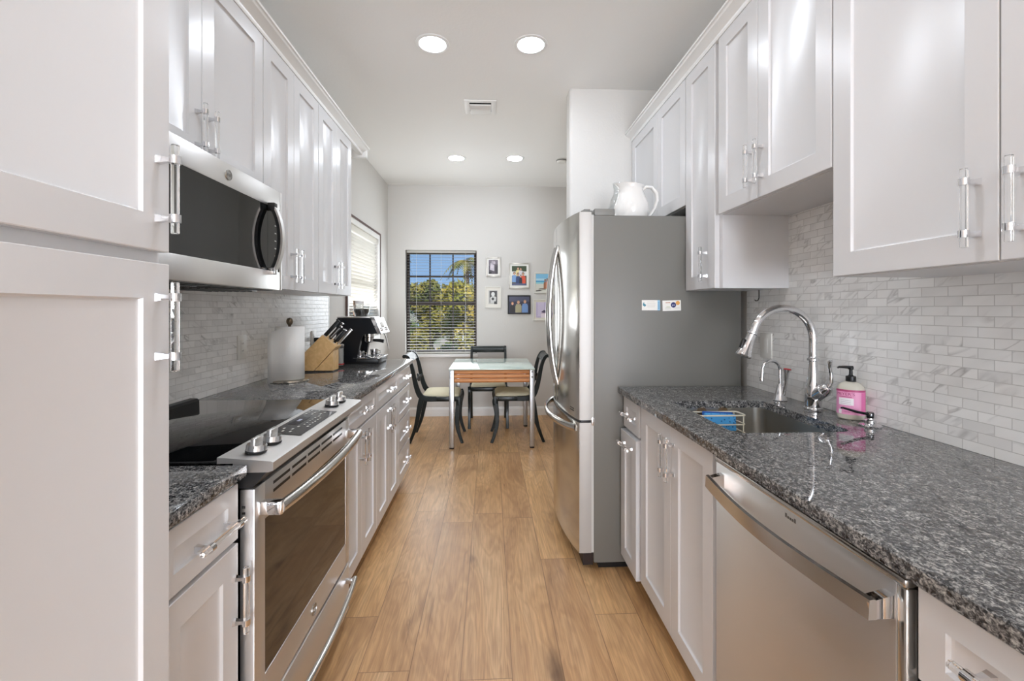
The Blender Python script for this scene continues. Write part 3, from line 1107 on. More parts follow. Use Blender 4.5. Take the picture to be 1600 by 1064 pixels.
lb.build('label', [M_LABELPINK, M_LABELDARK, M_PINKINK, M_LABELW, M_PINKSIDE, simple('label grey line', (190, 180, 186), .5)], so, recalc=False)
MB().lathe([(0, 1.046), (.0145, 1.046), (.015, 1.048), (.015, 1.062), (.0145, 1.064), (.008, 1.066), (.0055, 1.07), (.005, 1.086), (.008, 1.088), (.0085, 1.095), (.007, 1.097), (0, 1.097)], (bx, by, 0), seg=24).build('pump', M_BLACK, so)
MB().tube([(bx + .004, by - .004, 1.0945), (bx - .02, by + .003, 1.0955), (bx - .036, by + .008, 1.095), (bx - .041, by + .0095, 1.092)], [.0055, .0048, .004, .003], seg=10).build('pump_spout', M_BLACK, so)

dsx, dsy = 1.238, 1.405
ds = thing('soap_dispenser', 'chrome built-in soap dispenser in front of the pink soap bottle', 'soap dispenser', (dsx, dsy, .915))
MB().lathe([(0, .915), (.031, .915), (.032, .918), (.030, .9205), (.018, .922), (.0165, .924), (.0165, .934), (.014, .936), (.010, .938), (.0095, .942), (0, .942)], (dsx, dsy, 0)).build('base', M_CHROME, ds)
MB().lathe([(0, .941), (.0095, .941), (.0105, .943), (.0105, .957), (.009, .96), (0, .96)], (dsx, dsy, 0), seg=20).build('pump_head', simple('dark chrome', (90, 90, 92), .1, 1.0), ds)
MB().tube([(dsx, dsy, .9525), (dsx - .04, dsy + .006, .960), (1.152, 1.413, .974), (1.146, 1.413, .9735)], [.0045, .0042, .0035, .003], seg=10).build('spout', simple('dark chrome spout', (70, 70, 72), .12, 1.0), ds)

# small hook under the narrow wall cabinet
MB().tube([(1.262, 2.05, 1.386), (1.262, 2.05, 1.35), (1.257, 2.05, 1.338), (1.248, 2.052, 1.336), (1.243, 2.054, 1.341)], .0022, seg=8)
hk = MB().tube([(1.262, 2.05, 1.387), (1.262, 2.05, 1.35), (1.257, 2.05, 1.338), (1.248, 2.052, 1.336), (1.243, 2.054, 1.341)], .0022, seg=8).build('cup_hook', simple('dark metal hook', (70, 68, 64), .35, 1.0))
tag(hk, 'tiny dark cup hook under the narrow cabinet by the fridge', 'hook')


def outlet(name, sd, xw, y0, y1, z0, z1, label, sockets=True):
    o = thing(name, label, 'outlet', (xw, (y0 + y1) / 2, z0))
    x = xw - sd * .006
    MB().box(*sorted((xw, x)), y0, y1, z0, z1, 0, .002).build('cover_plate', M_WHITEP, o)
    yc = (y0 + y1) / 2
    ins = MB()
    zm = (z0 + z1) / 2
    ins.box(*sorted((x, x - sd * .002)), yc - .017, yc + .017, zm - .034, zm + .034, 0, .0008)
    if sockets:
        for zz in (zm - .018, zm + .018):
            for yy in (-.006, .006):
                ins.box(*sorted((x - sd * .002, x - sd * .0024)), yc + yy - .001, yc + yy + .001, zz - .004, zz + .004, 1)
    ins.build('insert', [M_WHITEP, M_BLACK], o)
    return o


outlet('wall_outlet', -1, XL + .008, 2.245, 2.325, 1.05, 1.168, 'white outlet on the left backsplash behind the cooktop')
po = outlet('wall_outlet', -1, XL + .008, 3.15, 3.235, 1.03, 1.148, 'white outlet on the left backsplash with a black plug')
outlet('wall_outlet', 1, XR - .008, 1.985, 2.07, 1.07, 1.185, 'white switch plate on the right backsplash behind the hot-water tap', False)
pg = thing('power_plug', 'black plug in the left backsplash outlet behind the knife block', 'plug', (XL + .03, 3.19, 1.085))
MB().box(XL + .0165, XL + .05, 3.178, 3.204, 1.072, 1.1, 0, .004).build('plug_body', M_BLACK, pg)
MB().tube([(XL + .05, 3.191, 1.086), (XL + .09, 3.20, 1.08), (XL + .11, 3.24, 1.03), (XL + .10, 3.29, .95), (XL + .12, 3.31, .92)], .003, seg=8).build('cord', M_BLACK, pg)

# ------------------------------------------------------------------ range
ry0, ry1 = 1.1345, 1.8875
rg = thing('kitchen_range', 'stainless slide-in electric range with black glass cooktop', 'range', (-.9, (ry0 + ry1) / 2, 0))
RXF = -.582
MB().box(XL + .03, -.622, ry0 + .004, ry1 - .004, .03, .902, 0).box(XL + .03, -.66, ry0 + .03, ry1 - .03, 0, .03, 0).build('body', M_BLACK, rg)
MB().box(XL + .03, -.668, ry0 - .004, ry1 + .004, .917, .924, 0, .002).box(XL + .032, -.67, ry0 - .001, ry1 + .001, .902, .917, 0).build('cooktop', M_BLACKG, rg)
MB().prism([(XL + .012, .9165), (XL + .056, .9165), (XL + .056, .927), (XL + .048, .933), (XL + .02, .934), (XL + .012, .930)], 'y', ry0 + .0, ry1 - .0).build('rear_vent_trim', M_BLACK, rg)
# control panel
MB().prism([(-.668, .9165), (-.668, .932), (-.540, .921), (-.534, .918), (-.534, .898), (-.545, .894), (-.63, .894), (-.63, .9165)], 'y', ry0 - .003, ry1 + .003).build('control_panel', M_STEEL, rg)
def cp(x):   # height of the sloping panel top
    return .932 - (x + .668) / .128 * .011
dp = MB()
dx0, dx1, dy0, dy1 = -.652, -.558, 1.352, 1.665
k = .0012
dp.face([(dx0, dy0, cp(dx0) + k), (dx1, dy0, cp(dx1) + k), (dx1, dy1, cp(dx1) + k), (dx0, dy1, cp(dx0) + k)], 0)
def ppatch(xa, xb, ya, yb, m, h=.0018):
    dp.face([(xa, ya, cp(xa) + h), (xb, ya, cp(xb) + h), (xb, yb, cp(xb) + h), (xa, yb, cp(xa) + h)], m)
ppatch(-.642, -.612, 1.455, 1.565, 1)
ppatch(-.632, -.622, 1.495, 1.525, 3, .0022)
for ya, xa in [(1.372, -.64), (1.372, -.622), (1.372, -.60), (1.40, -.63), (1.40, -.605), (1.43, -.60), (1.44, -.575),
               (1.59, -.64), (1.59, -.62), (1.615, -.64), (1.615, -.62), (1.64, -.64), (1.64, -.615), (1.60, -.595), (1.625, -.59), (1.57, -.59)]:
    ppatch(xa - .003, xa + .003, ya, ya + .014, 2, .0022)
for r_ in range(2):
    for q in range(5):
        ppatch(-.596 + .017 * r_, -.591 + .017 * r_, 1.462 + .022 * q, 1.470 + .022 * q, 2, .0022)
dp.build('display', [M_PANEL, simple('display window', (30, 29, 40), .1), M_MARK, M_MARKB], rg)
slope = math.atan2(.011, .128)
for ky in (1.192, 1.275, 1.748, 1.830):
    kx = -.605
    Mk = Matrix.Rotation(slope, 3, 'Y')
    kb = MB().lathe([(0, 0), (.0245, 0), (.0255, .002), (.0255, .006)], (kx, ky, cp(kx) + .0008), m=1, M=Mk)
    kb.lathe([(.0255, .006), (.0245, .0075), (.0240, .018), (.0225, .0205), (0, .0205)], (kx, ky, cp(kx) + .0008), M=Mk)
    kn = kb.build('knob', [M_CHROME, M_BLACK], rg)
    MB().obox((kx + .0015, ky, cp(kx) + .0295), (.013, .044, .020), Mk, 0, .003).build('knob_grip', M_STEEL, kn)
# black recess under the panel and vent strip
MB().prism([(-.63, .893), (-.552, .893), (-.588, .853), (-.63, .853)], 'y', ry0 + .002, ry1 - .002).build('vent_recess', M_BLACK, rg)
dr = MB()
# door: frame, glass set in
dz0, dz1 = .262, .850
gy0, gy1, gz0, gz1 = 1.193, 1.838, .352, .752
dr.box(-.618, RXF, ry0 + .004, gy0, dz0, dz1, 0, .003).box(-.618, RXF, gy1, ry1 - .004, dz0, dz1, 0, .003)
dr.box(-.618, RXF, gy0 - .003, gy1 + .003, dz0, gz0, 0, .003).box(-.618, RXF, gy0 - .003, gy1 + .003, gz1, dz1, 0, .003)
door = dr.build('oven_door', M_STEEL, rg)
MB().box(-.612, RXF - .002, gy0 - .002, gy1 + .002, gz0 - .002, gz1 + .002).build('door_glass', M_DARKGL, door)
vt = MB()
for q in range(5):
    y = 1.235 + q * .115
    vt.box(RXF - .001, RXF + .0006, y, y + .1, .826, .834, 0).box(RXF - .001, RXF + .0006, y, y + .1, .804, .812, 0)
vt.build('vent_slot', M_BLACK, door)
hp = []
for q in range(13):
    t = q / 12
    hp.append((-.536 + .022 * math.sin(PI * t) ** .8, 1.172 + t * (1.862 - 1.172), .79))
MB().tube(hp, .0165, seg=16, sx=1.0, sy=.85).build('door_handle', M_SATIN, door)
for y in (1.176, 1.858):
    MB().box(RXF - .001, -.528, y - .012, y + .012, .772, .808, 0, .005).build('handle_bracket', M_CHROME, door)


def roundel(X, y, z, r, parent):
    """round maker's badge: disc, raised rim, scrolling monogram"""
    mb = MB()
    Mx = Matrix.Rotation(PI / 2, 3, 'Y')
    mb.lathe([(0, .002), (r * .86, .002), (r * .88, .0035), (r, .003), (r, 0)], (X, y, z), M=Mx, seg=32)
    for sgn in (-1, 1):
        pts = []
        for q in range(20):
            a = q / 19 * 2.2 * PI
            rr = r * (.14 + .12 * q / 19)
            pts.append((X + .0025, y + sgn * r * .28 + sgn * rr * math.cos(a), z + rr * 1.5 * math.sin(a)))
        mb.tube(pts, r * .04, seg=5)
    return mb.build('badge', simple('badge metal', (168, 166, 162), .3, 1.0), parent)


roundel(RXF, 1.512, .305, .019, door)
lw = MB().box(-.618, RXF, ry0 + .004, ry1 - .004, .062, .250, 0, .003).build('warming_drawer', M_STEEL, rg)
hp = []
for q in range(13):
    t = q / 12
    hp.append((-.552 + .022 * math.sin(PI * t) ** .8, 1.172 + t * (1.862 - 1.172), .197))
MB().tube(hp, .0105, seg=14).build('drawer_handle', M_SATIN, lw)
for y in (1.19, 1.845):
    MB().box(RXF - .001, -.545, y - .008, y + .008, .188, .206, 0, .003).build('handle_bracket', M_CHROME, lw)
# vent holes of the door's near edge
MB().box(-.612, -.604, ry0 + .0035, ry0 + .0045, .803, .809).box(-.612, -.604, ry0 + .0035, ry0 + .0045, .788, .794).build('edge_slot', M_BLACK, door)

# ------------------------------------------------------------------ microwave
mw = thing('microwave_oven', 'stainless over-the-range microwave with dark glass door', 'microwave', (-1.05, 1.508, 1.372))
MX = -.852
my0, my1, mz0, mz1 = 1.131, 1.882, 1.373, 1.771
MB().box(XL + .0005, -.885, my0, my1, mz0 + .012, mz1, 0).build('body', M_BLACK, mw)
f = MB()
gl0, gl1, gz0, gz1 = 1.19, 1.861, 1.447, 1.695
f.box(-.885, MX, my0, gl0, mz0, mz1, 0, .004).box(-.885, MX, gl1, my1, mz0, mz1, 0, .004)
f.box(-.885, MX, gl0 - .004, gl1 + .004, mz0, gz0, 0, .004).box(-.885, MX, gl0 - .004, gl1 + .004, gz1, mz1, 0, .004)
mf = f.build('front_frame', M_STEEL, mw)
MB().box(-.884, MX - .0015, gl0 - .002, 1.765, gz0 - .002, gz1 + .002).build('door_glass', M_BLACKG, mf)
pb = MB().box(-.884, MX - .0015, 1.7665, gl1 + .002, gz0 - .002, gz1 + .002, 0)
for q in range(6):
    pb.box(MX - .0016, MX - .0012, 1.822, 1.834, 1.475 + .03 * q, 1.479 + .03 * q, 1)
pb.build('control_strip', [M_BLACKG, M_MARK], mf)
hp = []
for q in range(15):
    t = q / 14
    hp.append((MX + .012 + .038 * math.sin(PI * t) ** .7, 1.775, 1.437 + t * .262))
MB().tube(hp, .016, seg=4, sx=.5, sy=1.0, up=(1, 0, 0)).tube([(p[0] - .008, p[1], p[2]) for p in hp], .0165, 1, seg=4, sx=.5, sy=1.0, up=(1, 0, 0)).build('door_handle', [M_STEEL, M_BLACK], mf)
for z in (1.443, 1.692):
    MB().box(MX - .001, MX + .026, 1.762, 1.788, z - .014, z + .014, 0, .003).build('handle_bracket', M_CHROME if z < 1.5 else M_BLACK, mf)
roundel(MX, 1.505, 1.733, .017, mf)
u = MB()
u.box(XL + .02, -.885, my0 + .01, my1 - .01, mz0 - .002, mz0 + .013, 0)
for q in range(2):
    y = 1.17 + q * .37
    u.box(-1.12, -.93, y, y + .30, mz0 - .006, mz0 - .002, 1, .001)
    for j in range(7):
        u.box(-1.11 + .026 * j, -1.10 + .026 * j, y + .01, y + .29, mz0 - .008, mz0 - .005, 2)
u.build('underside_filter', [M_BLACK, M_PANEL, M_BLACK], mw)

# ------------------------------------------------------------------ refrigerator
fr = thing('refrigerator', 'stainless french-door refrigerator with grey sides', 'refrigerator', (.9, 2.62, 0))
fy0, fy1 = 2.2, 3.038
FXB = .513
MB().box(FXB, XR - .03, fy0, fy1, .04, 1.763, 0, .004).box(FXB + .03, XR - .06, fy0 + .03, fy1 - .03, 0, .04, 1).build('body', [M_FSIDE, M_BLACK], fr)


def dface(y):          # bowed door front
    t = (y - 2.619) / .419
    return .388 + .050 * t * t


def bowed(y0, y1, z0, z1, name, parent):
    ys = [y0 + (y1 - y0) * k / 14 for k in range(15)]
    e = .008
    poly = [(FXB - .012, y0), (dface(y0) + e, y0), (dface(y0) + e * .3, y0 + e * .25)]
    poly += [(dface(y), y) for y in ys[1:-1]]
    poly += [(dface(y1) + e * .3, y1 - e * .25), (dface(y1) + e, y1), (FXB - .012, y1)]
    o = MB().prism(poly, 'z', z0, z1).build(name, [M_STEELV, M_FEDGE], parent, angle=22)
    for p in o.data.polygons:
        if abs(p.normal.y) > .8 or abs(p.normal.z) > .8:
            p.material_index = 1
    return o


zs = .742
d1 = bowed(fy0, 2.6165, zs + .006, 1.778, 'near_door', fr)
d2 = bowed(2.6215, fy1, zs + .006, 1.778, 'far_door', fr)
d3 = bowed(fy0, fy1, .09, zs - .008, 'freezer_drawer', fr)
MB().box(FXB - .013, FXB - .0005, fy0 + .001, fy1 - .001, .092, 1.765).build('door_gasket', simple('pale gasket', (196, 196, 192), .5), fr)
MB().box(FXB - .05, FXB, fy0 + .02, fy1 - .02, .02, .085).build('kick_grille', simple('dark maroon grille', (38, 22, 18), .6), fr)
for y, par in ((2.573, d1), (2.665, d2)):
    pts = []
    for q in range(19):
        t = q / 18
        pts.append((dface(y) + .004 - .05 * math.sin(PI * t) ** .75, y, .862 + t * .80))
    MB().tube(pts, .0125, seg=12, sx=1.0, sy=1.1).build('door_handle', M_STEELV, par)
pts = []
for q in range(19):
    t = q / 18
    y = 2.245 + t * .75
    pts.append((dface(y) + .002 - .055 * math.sin(PI * t) ** .55, y, .700))
MB().tube(pts, .0185, seg=12, sx=1.0, sy=.6, up=(0, 0, 1)).build('drawer_handle', M_STEELV, d3)
hg = MB().box(.452, .51, fy0 + .004, fy0 + .05, 1.7785, 1.787, 0, .003).box(.465, .497, fy0 + .008, fy0 + .04, 1.787, 1.795, 0, .003)
hg.box(FXB + .004, .62, fy0 + .004, fy0 + .09, 1.7635, 1.797, 0, .004)
hg.build('top_hinge_cover', M_FGREY, fr)
MB().box(.448, .512, fy0 + .004, fy0 + .03, zs - .0085, zs + .0062, 0, .002).box(FXB - .012, FXB + .004, fy0 - .004, fy0 + .01, zs - .02, zs + .02, 1, .002).build('middle_hinge', [M_BLACK, M_CHROME], fr)
bd = MB()
for k_, (za, zb) in enumerate(((.7785, .7845), (.789, .795))):
    for a in range(4):
        y = 2.262 + .014 * a
        bd.face([(dface(y) - .0008, y, za), (dface(y + .009) - .0008, y + .009, za), (dface(y + .009) - .0008, y + .009, zb), (dface(y) - .0008, y, zb)])
bd.build('badge', simple('dark badge', (60, 58, 56), .4), d1, recalc=False)


def magnet(x0, x1, z0, z1, tilt, label, kind):
    o = thing('fridge_magnet', label, 'magnet', ((x0 + x1) / 2, fy0 - .001, z0), 'business-card magnets on the fridge')
    mb = MB()
    cxm, czm = (x0 + x1) / 2, (z0 + z1) / 2
    Rm = Matrix.Rotation(tilt, 3, 'Y')
    def P(x, z, dy=0):
        p = Rm @ Vector((x - cxm, 0, z - czm))
        return (cxm + p.x, fy0 - .0012 - dy, czm + p.z)
    mb.obox((cxm, fy0 - .0006, czm), (x1 - x0, .001, z1 - z0), Rm, 0)
    def q(a, b, c, d_, m, dy=.0003):
        mb.face([P(a, c, dy), P(b, c, dy), P(b, d_, dy), P(a, d_, dy)], m)
    def disc(x, z, r, m, dy):
        mb.face([P(x + r * math.cos(t), z + r * math.sin(t), dy) for t in [2 * PI * k / 28 for k in range(28)]], m)
    w, h = x1 - x0, z1 - z0
    if kind == 0:
        q(x0 + w * .86, x1, z0, z1, 1)
        for k in range(6):
            q(x0 + w * .895, x0 + w * .955, z0 + h * (.15 + .12 * k), z0 + h * (.22 + .12 * k), 2, .0006)
        for k, (a, b) in enumerate(((.3, .7), (.28, .75), (.28, .74), (.28, .72))):
            q(x0 + w * a, x0 + w * b, z0 + h * (.82 - .16 * k), z0 + h * (.85 - .16 * k), 4, .0006)
        # curled teal emblem
        pts = [P(x0 + w * (.13 + .06 * math.sin(t * 1.4)), z0 + h * (.38 + .085 * t), .0008) for t in [k * .4 for k in range(12)]]
        mb.tube(pts, .0022, 3, seg=5)
        disc(x0 + w * .11, z0 + h * .55, .006, 3, .0006)
        disc(x0 + w * .17, z0 + h * .5, .005, 3, .0007)
    else:
        disc(x0 + w * .83, z0 + h * .74, .0105, 5, .0004)
        disc(x0 + w * .59, z0 + h * .56, .0135, 6, .0006)
        mb.text('pe', .014, lambda X_, Y_: P(x0 + w * .59 + X_, z0 + h * .56 + Y_, .0009), 7)
        q(x0 + w * .16, x0 + w * .42, z0 + h * .76, z0 + h * .82, 8, .0006)
        q(x0 + w * .2, x0 + w * .4, z0 + h * .36, z0 + h * .40, 9, .0006)
        for k in range(3):
            q(x0 + w * .12, x0 + w * .44, z0 + h * (.16 + .07 * k), z0 + h * (.18 + .07 * k), 4, .0006)
        for k in range(2):
            q(x0 + w * .56, x0 + w * .92, z0 + h * (.2 + .08 * k), z0 + h * (.22 + .08 * k), 4, .0006)
    mats = [simple('card white', (238, 237, 232), .5), simple('card blue', (150, 196, 222), .5), simple('card blue text', (96, 140, 180), .5), simple('card teal', (70, 140, 160), .5),
            simple('card grey text', (188, 186, 180), .5), simple('card orange', (224, 164, 84), .5), simple('card navy', (38, 46, 104), .5), simple('card pale text', (206, 212, 230), .5),
            simple('card red text', (188, 120, 90), .5), simple('card green text', (176, 190, 140), .5)]
    mb.build('card', mats, o, recalc=False)


magnet(.754, .846, 1.291, 1.342, 0, 'white business-card magnet with light blue edge strip', 0)
magnet(.859, .952, 1.289, 1.341, -.03, 'white business-card magnet with navy and orange circles', 1)

# pitcher and carafe on top of the fridge
px, py, pz = .765, 2.40, 1.763
pi_ = thing('pitcher', 'white ceramic pitcher with looped handle on top of the fridge', 'pitcher', (px, py, pz))
mb = MB()
prof = [(0, .004), (.058, .001), (.066, .003), (.086, .028), (.094, .062), (.090, .10), (.074, .142), (.062, .172), (.060, .190), (.066, .205)]
inner = [(.062, .203), (.056, .188), (.058, .17), (.07, .14), (.085, .10), (.088, .062), (.08, .03), (0, .02)]
mb.lathe(prof + inner, (px, py, pz), seg=36)
for vv in mb.bm.verts:      # pull a lip to the left
    h = (vv.co.z - pz - .165) / .04
    if h > 0:
        h = min(h, 1.0)
        dx = vv.co.x - px
        if dx < 0:
            k = max(0, -dx / .066) ** 2
            vv.co.x -= .028 * k * h
            vv.co.z += .008 * k * h
        vv.co.z += -.004 * h if dx > 0 else 0
mb.build('jug_body', M_CERAM, pi_, angle=60)
MB().tube([(px + .058, py, pz + .178), (px + .08, py, pz + .198), (px + .112, py, pz + .196), (px + .138, py, pz + .165), (px + .142, py, pz + .125), (px + .128, py, pz + .08), (px + .104, py, pz + .045), (px + .086, py, pz + .03)],
          [.011, .011, .0115, .012, .012, .011, .010, .009], seg=12, sx=.8, sy=1.15).build('jug_handle', M_CERAM, pi_, angle=60)
cx_, cy_ = .752, 2.60
ca = thing('glass_carafe', 'clear glass carafe half hidden behind the white pitcher', 'carafe', (cx_, cy_, pz))
MB().lathe([(0, .002), (.05, .0005), (.057, .006), (.062, .05), (.06, .12), (.045, .175), (.03, .205), (.027, .235), (.034, .272), (.032, .272), (.0245, .235), (.0275, .206), (.043, .174), (.057, .12), (.059, .05), (.053, .009), (0, .007)],
           (cx_, cy_, pz), seg=32).build('carafe_body', M_CLEAR, ca, angle=60)

# ------------------------------------------------------------------ dishwasher
dw = thing('dishwasher', 'stainless dishwasher with curved bar handle under the right counter', 'dishwasher', (.95, .965, 0))
wy0, wy1 = .6655, 1.2655
MB().box(.672, XR - .03, wy0, wy1, .03, .872, 0).box(.74, XR - .05, wy0 + .01, wy1 - .01, 0, .03, 0).build('tub', M_BLACK, dw)
MB().box(.70, .72, wy0 + .004, wy1 - .004, .01, .095, 0).build('kick_plate', M_BLACK, dw)
WXF = .650
dp_ = MB()
dp_.box(WXF, .671, wy0 + .022, wy1 - .002, .105, .858, 0, .003)
# rolled top lip, near-edge chrome strip
dp_.box(WXF - .004, .671, wy0 + .003, wy1 - .002, .858, .873, 1, .004)
dp_.box(WXF - .002, .671, wy0 + .003, wy0 + .0205, .105, .8575, 1, .004)
dpo = dp_.build('door_panel', [M_STEEL, mat_steel('polished steel edge', (206, 204, 200), .18, 400, 6, 400)], dw)
hp = []
for q in range(17):
    t = q / 16
    hp.append((.612 - .026 * math.sin(PI * t), .690 + t * (1.237 - .690), .812))
bar = MB()
bm = bar.bm
rows = []
for p in hp:
    rows.append([bm.verts.new((p[0] + a, p[1], p[2] + b)) for a, b in ((-.007, -.0155), (.007, -.0155), (.007, .0155), (.003, .0175), (-.005, .0165))])
for A, B in zip(rows, rows[1:]):
    for k in range(5):
        bm.faces.new((A[k], A[(k + 1) % 5], B[(k + 1) % 5], B[k]))
bm.faces.new(rows[0])
bm.faces.new(rows[-1][::-1])
bar.build('door_handle', M_SATIN, dpo, angle=25)
for y in (.700, 1.227):
    MB().prism([(WXF + .0005, .835), (.613, .8265), (.606, .824), (.606, .7975), (WXF + .0005, .7975)], 'y', y - .0095, y + .0095).build('handle_bracket', M_CHROME, dpo)
bt = MB()
for a in range(5):
    bt.box(WXF - .0006, WXF, .925 + .0072 * a, .930 + .0072 * a, .838, .838 + (.009 if a in (0, 4) else .0055))
bt.build('badge', simple('dark badge ink', (96, 92, 88), .4), dpo)

# ------------------------------------------------------------------ paper towels, knife block, canisters, espresso machine
tx, ty = -1.065, 2.44
th = thing('paper_towel_holder', 'upright paper towel holder with bronze ball finial', 'paper towel holder', (tx, ty, .915))
MB().lathe([(0, .915), (.093, .915), (.095, .919), (.093, .925), (.08, .929), (.02, .931), (0, .931)], (tx, ty, 0), seg=36).build('base', M_NICKEL, th)
MB().lathe([(0, .93), (.006, .93), (.006, 1.205), (.009, 1.208), (.007, 1.212), (.012, 1.217), (.0165, 1.228), (.0165, 1.238), (.012, 1.248), (0, 1.252)], (tx, ty, 0), seg=24).build('finial_rod', simple('antique bronze', (116, 104, 88), .3, 1.0), th)
tr = thing('paper_towel_roll', 'white paper towel roll on the upright holder', 'paper towel', (tx, ty, .931))
MB().lathe([(.021, .932), (.068, .932), (.070, .934), (.070, 1.203), (.068, 1.205), (.021, 1.205), (.021, .932)], (tx, ty, 0), seg=40).build('roll', M_PAPER, tr)
sh = MB()
pth = []
for k in range(12):
    a = math.radians(60 - 150 * k / 11)
    pth.append((tx + .0725 * math.cos(a), ty + .0725 * math.sin(a)))
last = Vector(pth[-1])
for k in range(1, 5):
    pth.append((last.x - .018 * k, last.y - .001 * k * k))
up_ = [sh.bm.verts.new((p[0], p[1], 1.204 - (.0045 * max(0, i - 10) ** 1.2))) for i, p in enumerate(pth)]
lo_ = [sh.bm.verts.new((p[0], p[1], .918)) for p in pth]
for k in range(len(pth) - 1):
    sh.bm.faces.new((lo_[k], lo_[k + 1], up_[k + 1], up_[k]))
so_ = sh.build('loose_sheet', M_PAPER, tr, angle=60)
md = so_.modifiers.new('t', 'SOLIDIFY')
md.thickness = .0012

kbt = thing('knife_block', 'slanted light wood knife block behind the paper towels', 'knife block', (-1.05, 2.87, .915))
ky0, ky1 = 2.80, 2.90
P1, P2, P3, P4, P5 = (-1.03, 1.138), (-.944, 1.068), (-1.078, .921), (-1.175, .921), (-1.19, .975)
mb = MB().prism([P1, P2, P3, P4, P5], 'y', ky0, ky1)
mb.build('block', M_MAPLE, kbt)
MB().prism([(-1.073, .921), (-.962, .921), (-.962, 1.043)], 'y', ky0 + .001, ky1 - .001).build('wedge_foot', M_MAPLE, kbt)
MB().box(-1.172, -.965, ky0 + .006, ky1 - .006, .915, .9205).build('base_pad', M_BLACK, kbt)
ax = Vector((P2[0] - P3[0], 0, P2[1] - P3[1])).normalized()
tp = Vector((P2[0] - P1[0], 0, P2[1] - P1[1])).normalized()
kn_specs = [(.10, .022, .118, 'black-handled chef knife at the top corner of the knife block'), (.26, .068, .112, 'black and steel knife second in the top row of the knife block'),
            (.40, .030, .10, 'black and steel knife in the middle of the knife block'), (.56, .072, .085, 'short black knife near the middle of the knife block'),
            (.72, .028, .10, 'black knife with wide steel cap low in the knife block'), (.86, .066, .115, 'silver-sided knife lowest in the knife block')]
for i, (u_, yy, L, lab) in enumerate(kn_specs):
    base = Vector((P1[0], ky0 + yy, P1[1])).lerp(Vector((P2[0], ky0 + yy, P2[1])), u_)
    kf = thing('kitchen_knife', lab, 'knife', tuple(base), 'knives in the wooden block')
    Mr = Matrix((tuple(tp), (0, 1, 0), tuple(ax))).transposed()
    hb_ = MB()
    ctr = base + ax * (L / 2 + .006)
    hb_.obox(ctr, (.017 if i else .024, .012, L), Mr, 0, .004)
    hb_.build('grip', M_BLACK if i < 5 else M_STEEL, kf)
    MB().obox(base + ax * (L + .008), (.0185 if i else .02, .0135, .010), Mr, 0, .003).build('end_cap', M_CHROME if i else M_BLACK, kf)
    MB().obox(base + ax * .003, (.016, .0125, .008), Mr, 0, .002).build('bolster', M_CHROME, kf)
    if 0 < i < 4:
        MB().obox(ctr + Vector((0, -.0063, 0)), (.006, .001, L * .8), Mr, 0).build('steel_inlay', M_CHROME, kf)

for (x, y, r, h, lab, redz) in ((-1.012, 3.075, .027, .15, 'tall clear canister with red markings beside the espresso machine', .012), (-1.085, 3.07, .025, .125, 'shorter clear canister half hidden behind the knife block', .012)):
    jr = thing('canister', lab, 'canister', (x, y, .915), 'clear canisters by the knife block')
    MB().lathe([(0, .917), (r - .001, .916), (r, .919), (r, .915 + h - .012), (r - .002, .915 + h - .012), (r - .002, .92), (0, .92)], (x, y, 0), seg=28).build('glass', M_CLEAR, jr)
    MB().lathe([(0, .921), (r - .004, .921), (r - .004, .915 + h * .8), (0, .915 + h * .8)], (x, y, 0), seg=24).build('contents', simple('grey contents', (188, 186, 184), .5), jr)
    MB().lathe([(r + .001, .915 + h - .018), (r + .002, .915 + h - .016), (r + .002, .915 + h - .002), (r, .915 + h), (0, .915 + h)], (x, y, 0), seg=28).build('lid', M_CHROME, jr)
    MB().lathe([(r + .0008, .926), (r + .0012, .927), (r + .0012, .932), (r + .0008, .933)], (x, y, 0), seg=28).build('red_band', M_RED, jr)

# espresso machine (side panel towards the camera, front towards the aisle)
ey0, ey1 = 3.19, 3.455
es = thing('espresso_machine', 'black and stainless espresso machine on the far left counter', 'coffee machine', (-.92, 3.32, .915))
xb = -1.075
side = [(xb, .93), (-.935, .93), (-.905, 1.09), (-.897, 1.112), (-.885, 1.121), (-.79, 1.126), (-.838, 1.232), (-.85, 1.236), (xb + .01, 1.236), (xb, 1.226)]
MB().prism(side, 'y', ey0, ey0 + .035).prism(side, 'y', ey1 - .035, ey1).prism([(xb + .001, .93), (-.99, .93), (-.985, 1.13), (-.80, 1.13), (-.842, 1.225), (xb + .001, 1.225)], 'y', ey0 + .034, ey1 - .034).build('housing', M_ESPBLK, es)
MB().box(xb + .004, -.842, ey0 - .002, ey1 + .002, 1.2365, 1.245, 0, .003).build('top_tray', M_STEEL, es)
mb = MB().prism([(-.836, 1.237), (-.842, 1.228), (-.794, 1.122), (-.765, 1.128), (-.81, 1.237)], 'y', ey0 + .001, ey1 - .001)
mb.build('front_panel', M_CHROME, es)
nrm = Vector((.109, 0, .045)).normalized()
Mn = Vector((0, 0, 1)).rotation_difference(nrm).to_matrix()
for y, z, r in ((ey0 + .06, 1.155, .014), (ey0 + .205, 1.155, .014), (ey0 + .132, 1.185, .022)):
    x = -.765 - (z - 1.128) / .109 * .045
    MB().lathe([(0, .010), (r * .8, .010), (r, .007), (r, 0)], (x, y, z), M=Mn, seg=20).build('gauge' if r > .02 else 'button', M_WHITEP if r > .02 else M_STEEL, es)
MB().lathe([(0, 1.132), (.034, 1.132), (.034, 1.100), (.030, 1.095), (0, 1.095)], (-.872, 3.29, 0), seg=24).build('group_head', M_CHROME, es)
pf = MB().lathe([(.031, 1.094), (.033, 1.092), (.033, 1.068), (.022, 1.058), (0, 1.058)], (-.872, 3.29, 0), seg=24)
pf.tube([(-.872, 3.29, 1.076), (-.80, 3.29, 1.072), (-.77, 3.29, 1.066)], [.009, .012, .013], 1, 12)
pf.build('portafilter', [M_CHROME, M_BLACK], es)
